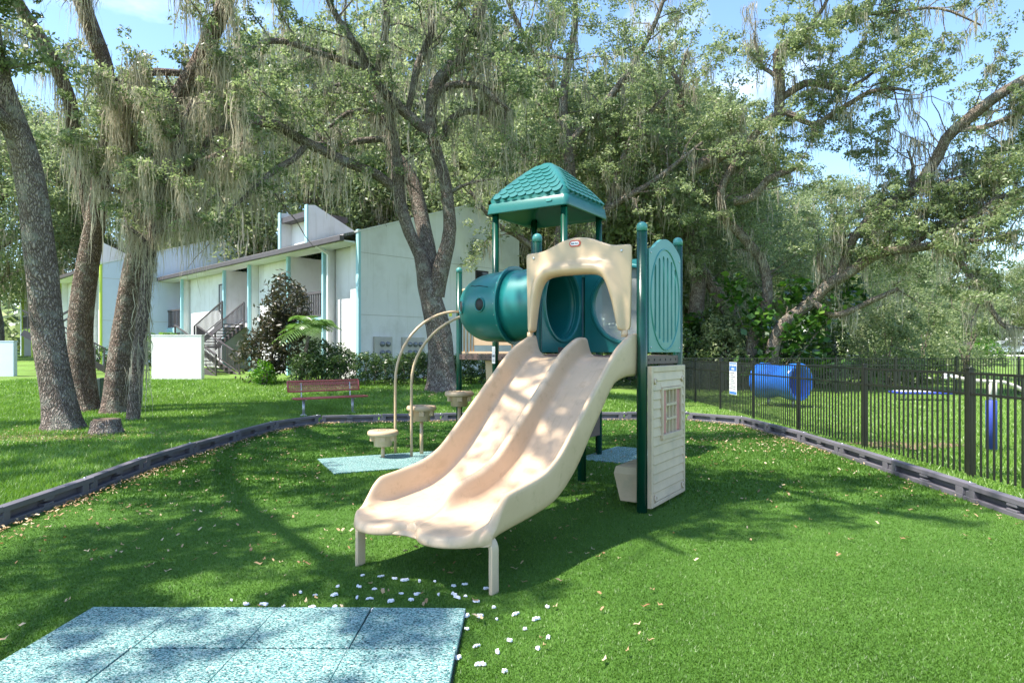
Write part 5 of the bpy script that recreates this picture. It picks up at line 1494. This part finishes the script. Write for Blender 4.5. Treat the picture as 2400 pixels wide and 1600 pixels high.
# right hand oaks beyond the dog park
ra = [ground_start(limb([(1626, 850, 33, .5), (1628, 800, 33, .42), (1634, 700, 33, .40), (1636, 630, 33, .38), (1615, 560, 33, .3), (1600, 450, 33, .24), (1570, 330, 33, .2), (1540, 200, 33, .14)])),
      limb([(1745, 790, 32.6, .36), (1687, 696, 32.8, .30), (1655, 645, 33, .26), (1630, 600, 33, .2)]),
      limb([(1612, 540, 33, .2), (1650, 480, 32.5, .16), (1700, 400, 32, .12), (1720, 300, 31.5, .08)]),
      limb([(1600, 450, 33, .2), (1540, 400, 32, .14), (1460, 330, 31, .1), (1400, 280, 30.5, .06)]),
      limb([(1585, 380, 33, .16), (1600, 260, 32.6, .14), (1575, 160, 32.3, .12), (1540, 120, 32, .08)]),
      limb([(1590, 270, 32.6, .1), (1598, 160, 32.4, .1), (1612, 120, 32.3, .06)])]
build_tree('oak_tree', 'upright oak trunk just right of the playset beyond the far fence', ra, 31, bark_m='bark_far', leaf_m='leaf_far', leaf=.16, per=50, crad=.42, spacing=.72, slen=3.0, start=[.45, .5, .2, .2, .2, .3], moss_n=.5, moss_len=1.6, moss_w=.032, sides=12)
rb = [ground_start(limb([(1752, 850, 30, 0.324), (1760, 810, 30, 0.274), (1775, 760, 30, 0.245), (1798, 703, 30, 0.238), (1790, 620, 30, 0.202), (1745, 560, 29.8, 0.194), (1700, 510, 29.5, 0.187), (1690, 450, 29.2, 0.180), (1715, 395, 29, 0.173), (1760, 330, 28.6, 0.173), (1800, 284, 28.2, 0.173), (1842, 264, 27.8, 0.144), (1906, 292, 27.4, 0.108), (1952, 265, 27, 0.101), (1998, 239, 26.6, 0.094), (2032, 219, 26.3, 0.086), (2081, 206, 26, 0.072), (2131, 214, 25.6, 0.043)])),
      limb([(1614, 400, 29.5, .25), (1677, 371, 29.2, .27), (1735, 332, 28.8, .22)]),
      limb([(1826, 262, 28, .2), (1828, 186, 27.8, .18), (1819, 129, 27.6, .16), (1843, 106, 27.4, .14), (1886, 73, 27, .11), (1932, 15, 26.5, .08), (1960, -60, 26, .05)]),
      limb([(1830, 232, 28, .14), (1886, 196, 27.6, .15), (1932, 199, 27.2, .13), (1990, 206, 26.8, .09), (2060, 160, 26.4, .05)]),
      limb([(1826, 180, 27.8, .1), (1790, 160, 28, .09), (1775, 130, 28.2, .07), (1768, 90, 28.3, .04)]),
      limb([(1720, 472, 29.2, .2), (1767, 461, 28.8, .18), (1800, 420, 28.4, .14), (1850, 400, 28, .12), (1880, 385, 27.6, .06)]),
      limb([(1886, 73, 27, .1), (1980, 40, 26.4, .09), (2080, 30, 25.6, .07), (2200, 20, 25, .05), (2300, 60, 24.5, .03)])]
def right_sky(C):
    px = 1200 + F * C[:, 0] / C[:, 1]; py = HOR - F * (C[:, 2] - H) / C[:, 1]
    gap = ((px > 2085) & (px < 2240) & (py > 205) & (py < 400)) | ((px > 1700) & (px < 1785) & (py < 105))
    return ~gap
build_tree('oak_tree', 'oak with limbs arching right against the open sky', rb, 32, bark_m='bark_far', leaf_m='leaf_far', leaf=.14, per=66, crad=.36, spacing=.33, slen=2.9, start=[.22, .3, .1, .1, .1, .2, .1], moss_n=.7, moss_len=1.5, moss_w=.030, mask=right_sky, sides=12)
rc = [ground_start(limb([(1796, 848, 29, 0.300), (1815, 800, 29, 0.270), (1839, 757, 29, 0.262), (1875, 728, 28.8, 0.255), (1911, 699, 28.5, 0.247), (1940, 668, 28.2, 0.240), (2002, 631, 27.6, 0.225), (2056, 595, 27, 0.210), (2130, 582, 26.4, 0.195), (2200, 572, 25.8, 0.165), (2216, 550, 25.5, 0.135), (2240, 530, 25.3, 0.112), (2294, 504, 25, 0.098), (2325, 473, 24.8, 0.090), (2385, 448, 24.5, 0.075), (2470, 420, 24, 0.045)])),
      limb([(2205, 576, 25.8, .13), (2255, 620, 25.4, .11), (2287, 667, 25.1, .1), (2316, 712, 25, .09), (2345, 757, 24.8, .07), (2375, 778, 24.6, .04)]),
      limb([(1905, 705, 28.5, .16), (1947, 737, 28.2, .15), (1984, 732, 28, .14), (2038, 707, 27.6, .12), (2107, 677, 27, .08)]),
      limb([(1970, 650, 27.9, .2), (2000, 560, 27.6, .18), (2075, 477, 27, .2), (2131, 454, 26.6, .2), (2194, 375, 26, .19), (2217, 325, 25.7, .2), (2264, 282, 25.3, .2), (2323, 235, 24.8, .19), (2400, 187, 24.2, .16), (2500, 130, 23.5, .1)]),
      limb([(2230, 305, 25.6, .1), (2300, 300, 25, .1), (2380, 270, 24.4, .08), (2460, 250, 24, .05)]),
      limb([(2131, 454, 26.6, .1), (2140, 390, 26.6, .07), (2125, 350, 26.5, .03)]),
      limb([(1940, 668, 28.2, .14), (1920, 600, 28.2, .13), (1960, 560, 28, .1), (2030, 540, 27.6, .06)]),
      limb([(2120, 583, 26.5, .12), (2190, 540, 26.4, .1), (2260, 480, 26.2, .08), (2330, 420, 26, .05)]),
      limb([(2131, 454, 26.6, .1), (2200, 432, 26, .08), (2290, 402, 25.5, .06), (2410, 372, 25, .04)]),
      limb([(2216, 550, 25.6, .1), (2290, 565, 25.2, .08), (2390, 545, 24.8, .05)]),
      limb([(2056, 595, 27, .1), (2110, 530, 26.8, .08), (2180, 490, 26.6, .06), (2260, 440, 26.4, .04)])]
def low_right(C):
    px = 1200 + F * C[:, 0] / C[:, 1]; py = HOR - F * (C[:, 2] - H) / C[:, 1]
    gap = ((px > 2085) & (px < 2240) & (py > 205) & (py < 400)) | (py > 700) | ((px < 2000) & (py > 640))
    return ~gap
build_tree('oak_tree', 'sprawling leaning oak whose limb reaches right over the dog park', rc, 33, bark_m='bark_far', leaf_m='leaf_far', leaf=.14, per=66, crad=.36, spacing=.33, slen=2.8, start=[.42, .1, .9, .25, .2, .5, .3, .2, .1, .1, .1], moss_n=1.3, moss_len=1.5, moss_w=.030, mask=low_right, sides=12, upw=.2)

rd = [ground_start([(2.4, 30.0, 0, .45), (2.5, 30.0, 2.5, .38), (2.2, 30.0, 6, .33), (2.6, 29.8, 9.5, .27), (2.3, 29.6, 13, .2), (2.8, 29.4, 16.5, .12), (2.6, 29, 20, .06)]),
      [(2.2, 30, 6, .2), (4.2, 29.4, 8.0, .17), (6.0, 28.6, 9.0, .12), (8.0, 27.8, 10.5, .06)],
      [(2.5, 29.9, 8.5, .2), (.6, 29.2, 10.4, .16), (-1.2, 28.4, 12, .1), (-2.6, 27.8, 14, .05)],
      [(2.5, 29.7, 11, .18), (4.4, 29, 13, .15), (6.0, 28.4, 15.5, .1), (7.0, 28, 18.5, .05)],
      [(2.3, 29.6, 13, .15), (.8, 29, 15, .12), (-.4, 28.6, 17.5, .08), (-1, 28, 20, .04)],
      [(2.4, 30, 5, .16), (.6, 29.4, 6.6, .14), (-.8, 28.8, 7.4, .1), (-1.8, 28.2, 8.6, .05)],
      [(4.2, 29.4, 8.0, .12), (5.2, 29, 11, .1), (6.8, 28.6, 13, .05)]]
build_tree('oak_tree', 'tall leafy oak standing right behind the teal canopy roof', rd, 34, bark_m='bark_far', leaf_m='leaf_far', leaf=.15, per=54, crad=.40, spacing=.52, slen=3.0, start=[.3, .15, .2, .15, .15, .2, .2], moss_n=.6, moss_len=1.8, moss_w=.032, sides=12)
r_ = np.random.default_rng(77); n_ = 2600
wx = r_.uniform(-150, 150, n_); wy = 104 + 14 * r_.uniform(0, 1, n_) + 6 * np.sin(wx * .07)
wy = np.where(wx < -40, wy - 28, wy)
wz = r_.uniform(0, 1, n_) ** 1.3 * (11 + 3 * np.sin(wx * .13) + 2 * np.sin(wx * .41))
C = np.stack([wx, wy, wz + gz(wx, wy) - .5], 1)
m_ = 1100; bx = r_.uniform(-150, 150, m_); by = 96 + r_.uniform(0, 5, m_) + 6 * np.sin(bx * .07); by = np.where(bx < -40, by - 28, by)
C = np.concatenate([C, np.stack([bx, by, gz(bx, by) + r_.uniform(-.5, 4.5, m_)], 1)]); n_ += m_
leaves('woodland', C, 1.7 * r_.uniform(.7, 1.2, n_), 18, 1.1, M['leaf_far'], None, seed=78, kind='stuff', label='distant belt of woodland along the horizon', asp=.6)

# far oaks: three kinds shared by copies, each with its own trunk, crown and moss
def far_oak(seed, hgt, rad, leaf, ncl, per):
    r_ = np.random.default_rng(seed)
    limbs = [[(0, 0, -.3, .5), (0.1, 0, hgt * .12, .4), (-.15, .1, hgt * .25, .36), (.1, 0, hgt * .5, .24), (.3, .1, hgt * .75, .12), (0, 0, hgt * .92, .05)]]
    for k in range(7):
        a = k * 2.4 + r_.uniform(-.4, .4); z = hgt * (.22 + .07 * k); q = rad * r_.uniform(.7, .95)
        limbs.append([(0, 0, z, .2), (q * .35 * math.cos(a), q * .35 * math.sin(a), z + hgt * .07, .16), (q * .7 * math.cos(a + .2), q * .7 * math.sin(a + .2), z + hgt * .12, .1), (q * math.cos(a + .1), q * math.sin(a + .1), z + hgt * .16, .04)])
    e = empty('oak_tree', (0, 0, 0), 0, 'oak', 'tree')
    big = MB()
    for l in limbs: limb_tube(big, [np.array(p) for p in resample(l, .8)], 9, r_)
    big.build('trunk', M['bark_far'], e)
    n = ncl; u = r_.uniform(0, 1, n); ph = r_.uniform(0, 2 * np.pi, n); zz = r_.uniform(-.9, 1, n)
    rr = np.sqrt(1 - zz ** 2) * (1 - .12 * np.abs(r_.normal(0, 1, n))) * (1 + .14 * np.sin(3 * ph + 2 * zz) + .1 * np.sin(5 * ph - 3 * zz))
    shell = r_.uniform(.55, 1.0, n) ** .5
    C = np.stack([rad * rr * shell * np.cos(ph), rad * rr * shell * np.sin(ph), hgt * .60 + zz * shell * hgt * .42], 1)
    C[:, 2] = np.maximum(C[:, 2], hgt * .14)
    leaves('crown', C, .95 * r_.uniform(.6, 1.2, n), per, leaf, M['leaf_far'], e, seed=seed)
    k = int(ncl * .25); mp_ = C[:k].copy(); moss('spanish_moss', mp_, r_.uniform(.8, 2.4, k), e, per=9, width=.06, spread=.3, seed=seed)
    return e
def copy_tree(src, loc, rz, s, label, group, sz=None):
    r = src.copy(); COL.objects.link(r); r.location = loc; r.rotation_euler = (0, 0, rz); r.scale = (s, s, sz or s); r['label'] = label; r['group'] = group
    for ch in list(src.children):
        c = ch.copy(); COL.objects.link(c); c.parent = r
    return r
kinds = [far_oak(101, 15, 6.5, .24, 1250, 40), far_oak(102, 17, 6.0, .24, 1250, 40), far_oak(103, 13, 6.5, .24, 1150, 40)]
lay = []
gB = 'oaks massed behind the white building'; lB = 'leafy oak in the tree mass behind the white building'
gC = 'oaks massed behind the playset canopy'; lC = 'leafy oak in the dense tree mass behind the playset canopy'
gR = 'oaks massed far beyond the dog park'; lR = 'hazy green oak far beyond the dog park fence'
for x, y, s in ((-13, 46, 1.45), (-6, 44, 1.4), (1, 42, 1.35), (-21, 51, 1.4), (-31, 57, 1.4), (-3, 53, 1.6), (-39, 49, 1.2), (-47, 60, 1.4)): lay.append((x, y, s, lB, gB))
for x, y, s in ((2.6, 37, 1.2), (7.0, 38, 1.15), (11.5, 42, 1.05), (4.0, 47, 1.4)): lay.append((x, y, s, lC, gC))
for x, y, s in ((17, 47, .85), (25, 52, .85), (33, 62, .8), (40, 70, .8), (22, 64, .9), (12, 55, .95), (48, 82, .85), (58, 88, .9), (66, 84, .9), (31, 80, .8), (75, 90, .9)): lay.append((x, y, s, lR, gR))
used = set()
for i, (x, y, s, lab, grp) in enumerate(lay):
    k = i % 3; z = float(gz(x, y)) - .1
    if k not in used:
        used.add(k); r = kinds[k]; r.location = (x, y, z); r.rotation_euler = (0, 0, i * 1.9); r.scale = (s, s, s); r['label'] = lab; r['group'] = grp
    else: copy_tree(kinds[k], (x, y, z), i * 1.9, s, lab, grp)

# ------------------------------------------------------------------ shrubs, hedges, palms, vine
def hedge(name, label, pts, w, h, m, leaf, dens, seed, cat='hedge'):
    r_ = np.random.default_rng(seed); p0, p1 = np.array(pts[0]), np.array(pts[1]); L = np.linalg.norm(p1 - p0)
    n = int(L * dens); f = r_.uniform(0, 1, n); d = (p1 - p0) / L; nn = np.array([-d[1], d[0]])
    side = r_.uniform(-1, 1, n); hh = r_.uniform(0.05, 1, n) ** .8
    edge = r_.uniform(0, 1, n) < .7
    side = np.where(edge & (hh < .9), np.sign(side) * r_.uniform(.75, 1, n), side)
    X = p0[None] + (f * L)[:, None] * d + (side * w / 2)[:, None] * nn
    C = np.stack([X[:, 0], X[:, 1], hh * h * (1 + .04 * np.sin(f * L * 3))], 1)
    mid = (p0 + p1) / 2; g0 = float(gz(*mid))
    e = empty(name, (mid[0], mid[1], g0), 0, label, cat)
    C[:, :2] -= mid; C[:, 2] += gz(C[:, 0] + mid[0], C[:, 1] + mid[1]) - g0
    leaves('foliage', C, .14 * r_.uniform(.7, 1.2, n), 14, leaf, M[m], e, seed=seed, flat=.9)
    st = MB()
    for k in range(int(L / .35)):
        q = (k + .5) / int(L / .35) - .5; x, y = d * L * q; zz = float(gz(x + mid[0], y + mid[1])) - g0
        st.tube([(x, y, zz - .05), (x + .05, y, zz + h * .4), (x + .1 * math.sin(k), y, zz + h * .75)], [.022, .016, .008], 5)
    st.build('stems', M['bark_far'], e)
    return e
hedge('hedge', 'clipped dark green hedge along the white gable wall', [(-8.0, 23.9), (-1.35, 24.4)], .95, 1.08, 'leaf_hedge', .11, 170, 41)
hedge('hedge', 'clipped hedge below the blue shaded building seen between trunks', [(-23.5, 33.0), (-16.2, 34.0)], 1.0, 1.15, 'leaf_hedge', .14, 60, 42)
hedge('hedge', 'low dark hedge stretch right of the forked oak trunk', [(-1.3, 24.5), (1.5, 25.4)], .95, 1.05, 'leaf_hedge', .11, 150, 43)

def shrub(name, label, blobs, m, leaf, per, seed, asp=.4, stem=True, cat='shrub', upb=.4, group=None):
    """blobs: (x, y, z above ground, rx, rz, n)"""
    r_ = np.random.default_rng(seed); b0 = blobs[0]; g0 = float(gz(b0[0], b0[1]))
    e = empty(name, (b0[0], b0[1], g0), 0, label, cat, group); C = []
    for x, y, z, rx, rz, n in blobs:
        q = r_.normal(0, 1, (n, 3)); q /= np.linalg.norm(q, axis=1, keepdims=True); q *= r_.uniform(.45, 1, n)[:, None] ** .5
        q *= (1 + .18 * np.sin(4 * q[:, :1] + 3 * q[:, 2:3]))
        c = np.array([x - b0[0], y - b0[1], z]) + q * np.array([rx, rx, rz]); c[:, 2] = np.maximum(c[:, 2], .05); C.append(c)
    C = np.concatenate(C); leaves('foliage', C, np.full(len(C), leaf * 1.3), per, leaf, M[m], e, seed=seed, asp=asp, flat=.9, upbias=upb)
    if stem:
        st = MB()
        for k in range(7):
            x, y, z, rx, rz, n = blobs[k % len(blobs)]; a = k * 2.4
            st.tube([(.08 * math.cos(a), .08 * math.sin(a), -.05), ((x - b0[0]) * .5 + .1 * math.cos(a), (y - b0[1]) * .5, z * .5), ((x - b0[0]) + rx * .4 * math.cos(a), (y - b0[1]) + rx * .4 * math.sin(a), z + rz * .3)], [.035, .025, .01], 6)
        st.build('stems', M['bark_far'], e)
    return e
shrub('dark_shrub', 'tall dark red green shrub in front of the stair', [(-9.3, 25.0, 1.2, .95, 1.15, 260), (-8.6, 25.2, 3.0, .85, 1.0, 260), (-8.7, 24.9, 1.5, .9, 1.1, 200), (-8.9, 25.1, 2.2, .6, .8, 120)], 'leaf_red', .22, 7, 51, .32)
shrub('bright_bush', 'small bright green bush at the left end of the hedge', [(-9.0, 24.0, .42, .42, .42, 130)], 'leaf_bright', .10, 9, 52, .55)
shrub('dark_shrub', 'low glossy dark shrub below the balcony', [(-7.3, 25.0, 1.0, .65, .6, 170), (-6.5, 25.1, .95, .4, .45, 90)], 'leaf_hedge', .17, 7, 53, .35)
shrub('bright_bush', 'bright green bush at the far left beside the blue shaded wall', [(-21.0, 30.0, .6, .5, .6, 110)], 'leaf_bright', .13, 9, 54, .5)
shrub('bush', 'dark rounded bush under the far fence in the middle of the dog park', [(19.3, 34, .8, 1.7, 1.0, 320), (21.2, 34.5, .7, 1.4, .9, 220)], 'leaf_hedge', .17, 9, 55, .45)
shrub('bush', 'leafy bush beyond the far fence left of the plank fence', [(27.5, 42, 1.0, 1.7, 1.3, 320), (29.5, 43, .8, 1.4, .9, 200)], 'leaf_far', .2, 9, 56, .45)
shrub('bright_bush', 'light yellow green bush in front of the silver sedan', [(36.2, 50.5, .9, 1.0, 1.0, 200)], 'leaf_bright', .2, 9, 57, .5)
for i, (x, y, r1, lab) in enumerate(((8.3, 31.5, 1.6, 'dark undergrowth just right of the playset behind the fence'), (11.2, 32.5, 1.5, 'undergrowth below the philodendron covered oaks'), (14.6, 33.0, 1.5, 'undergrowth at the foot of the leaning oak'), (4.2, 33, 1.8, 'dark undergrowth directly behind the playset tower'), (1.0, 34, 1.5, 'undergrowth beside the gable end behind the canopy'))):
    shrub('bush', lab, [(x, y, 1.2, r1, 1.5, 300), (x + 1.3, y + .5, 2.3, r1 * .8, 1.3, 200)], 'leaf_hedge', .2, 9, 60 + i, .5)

for i, (x, y, h_, w_, lab) in enumerate(((17.6, 31.5, 3.4, 1.7, 'sunlit young tree right of the leaning oak behind the far fence'), (21.5, 35.0, 4.2, 2.1, 'rounded young tree in the gap below the long oak limb'), (9.6, 30.6, 3.0, 1.2, 'sunlit sapling left of the vine covered trunks'), (26.0, 38.0, 4.0, 2.2, 'pale green young tree left of the parked cars'))):
    shrub('young_tree', lab, [(x, y, h_ * .55, w_, h_ * .5, 420), (x + .8, y + .3, h_ * .95, w_ * .7, h_ * .32, 220)], 'leaf_far', .17, 9, 80 + i, .5, cat='tree')
# philodendron climbing on the oaks
shrub('climbing_vine', 'large leaved bright vine climbing the leaning oak trunks', [(11.3, 29.2, 1.2, .5, .9, 40), (12.2, 28.9, 2.4, .5, .8, 45), (13.2, 28.6, 3.2, .45, .6, 40), (11.0, 29.4, 3.0, .55, .9, 45), (9.9, 29.8, 4.6, .5, .8, 35), (14.4, 28.2, 4.3, .4, .5, 30), (12.4, 29.0, 4.4, .5, .7, 35), (10.6, 29.5, 1.0, .9, .7, 40), (13.4, 28.8, 1.6, .6, .9, 30)], 'leaf_vine', .36, 4, 71, .7, stem=True, cat='vine', upb=.7)
shrub('climbing_vine', 'bright vine leaves on the upright oak trunk beyond the fence', [(8.85, 32.3, 2.9, .35, .6, 40), (9.2, 32.2, 1.5, .4, .4, 30)], 'leaf_vine', .35, 4, 72, .75, stem=False, cat='vine', upb=.9)

def palm(name, label, x, y, h, nf, fl, seed, lean=(0, 0)):
    r_ = random.Random(seed); g0 = float(gz(x, y)); e = empty(name, (x, y, g0), 0, label, 'palm')
    if h > .3:
        q = MB(); q.tube([(0, 0, -.05), (lean[0] * .5, lean[1] * .5, h * .5), (lean[0], lean[1], h)], [.09, .07, .06], 8); q.build('trunk', M['bark_far'], e)
    me_pts = []
    for k in range(nf):
        a = k * 2.399 + r_.uniform(-.2, .2); el = r_.uniform(.35, 1.25); Lf = fl * r_.uniform(.8, 1.1); pts = []
        c, s = math.cos(a), math.sin(a)
        for i in range(9):
            f = i / 8; R_ = Lf * f * math.cos(el) * (1 + .25 * f); Z = h + Lf * f * math.sin(el) - Lf * .85 * f * f * math.cos(el * .5)
            pts.append(Vector((lean[0] + c * R_, lean[1] + s * R_, Z)))
        q = MB(); q.tube(pts, [.014 * (1 - i / 10) for i in range(9)], 4, False)
        sd = Vector((-s, c, 0)); n = 18
        for j in range(2, n):
            f = j / n * 8; i = min(int(f), 7); p = pts[i].lerp(pts[i + 1], f - i); t = (pts[i + 1] - pts[i]).normalized()
            ll = fl * .38 * math.sin(math.pi * min(.98, j / n * .85 + .12))
            for sg_ in (-1, 1):
                d = (sd * sg_ * .8 + t * .55 + Vector((0, 0, -.15))).normalized(); tip = p + d * ll + Vector((0, 0, -.12 * ll)); w = t * .018
                q.add([p - w, p + w, p + d * ll * .6 + w * 1.2, tip, p + d * ll * .6 - w * 1.2], [(0, 1, 2, 3, 4)])
        o = q.build('frond', M['palm'], e)
        a_ = o.data.attributes.new('tint', 'FLOAT', 'FACE'); a_.data.foreach_set('value', [r_.uniform(.2, 1) for _ in o.data.polygons])
    return e
palm('small_palm', 'bright feathery palm in front of the aqua balcony', -7.75, 24.15, 1.95, 20, 1.5, 5, (.35, 0))
palm('small_palm', 'pale feathery palm behind the free standing white wall', -15.4, 29.0, 1.6, 14, 1.2, 6)
palm('small_palm', 'small fan of palm fronds at the foot of the oaks beyond the far fence', 16.5, 30.5, .4, 12, 1.1, 8)

# yellow tag on the forked oak
e = empty('tree_tag', (-2.05, 22.05, 2.95), 0, 'small yellow tag nailed to the forked oak trunk', 'tag')
q = MB(); q.box(-.05, .05, -.01, 0, -.06, .06); q.build('tag_plate', M['yellow'], e)
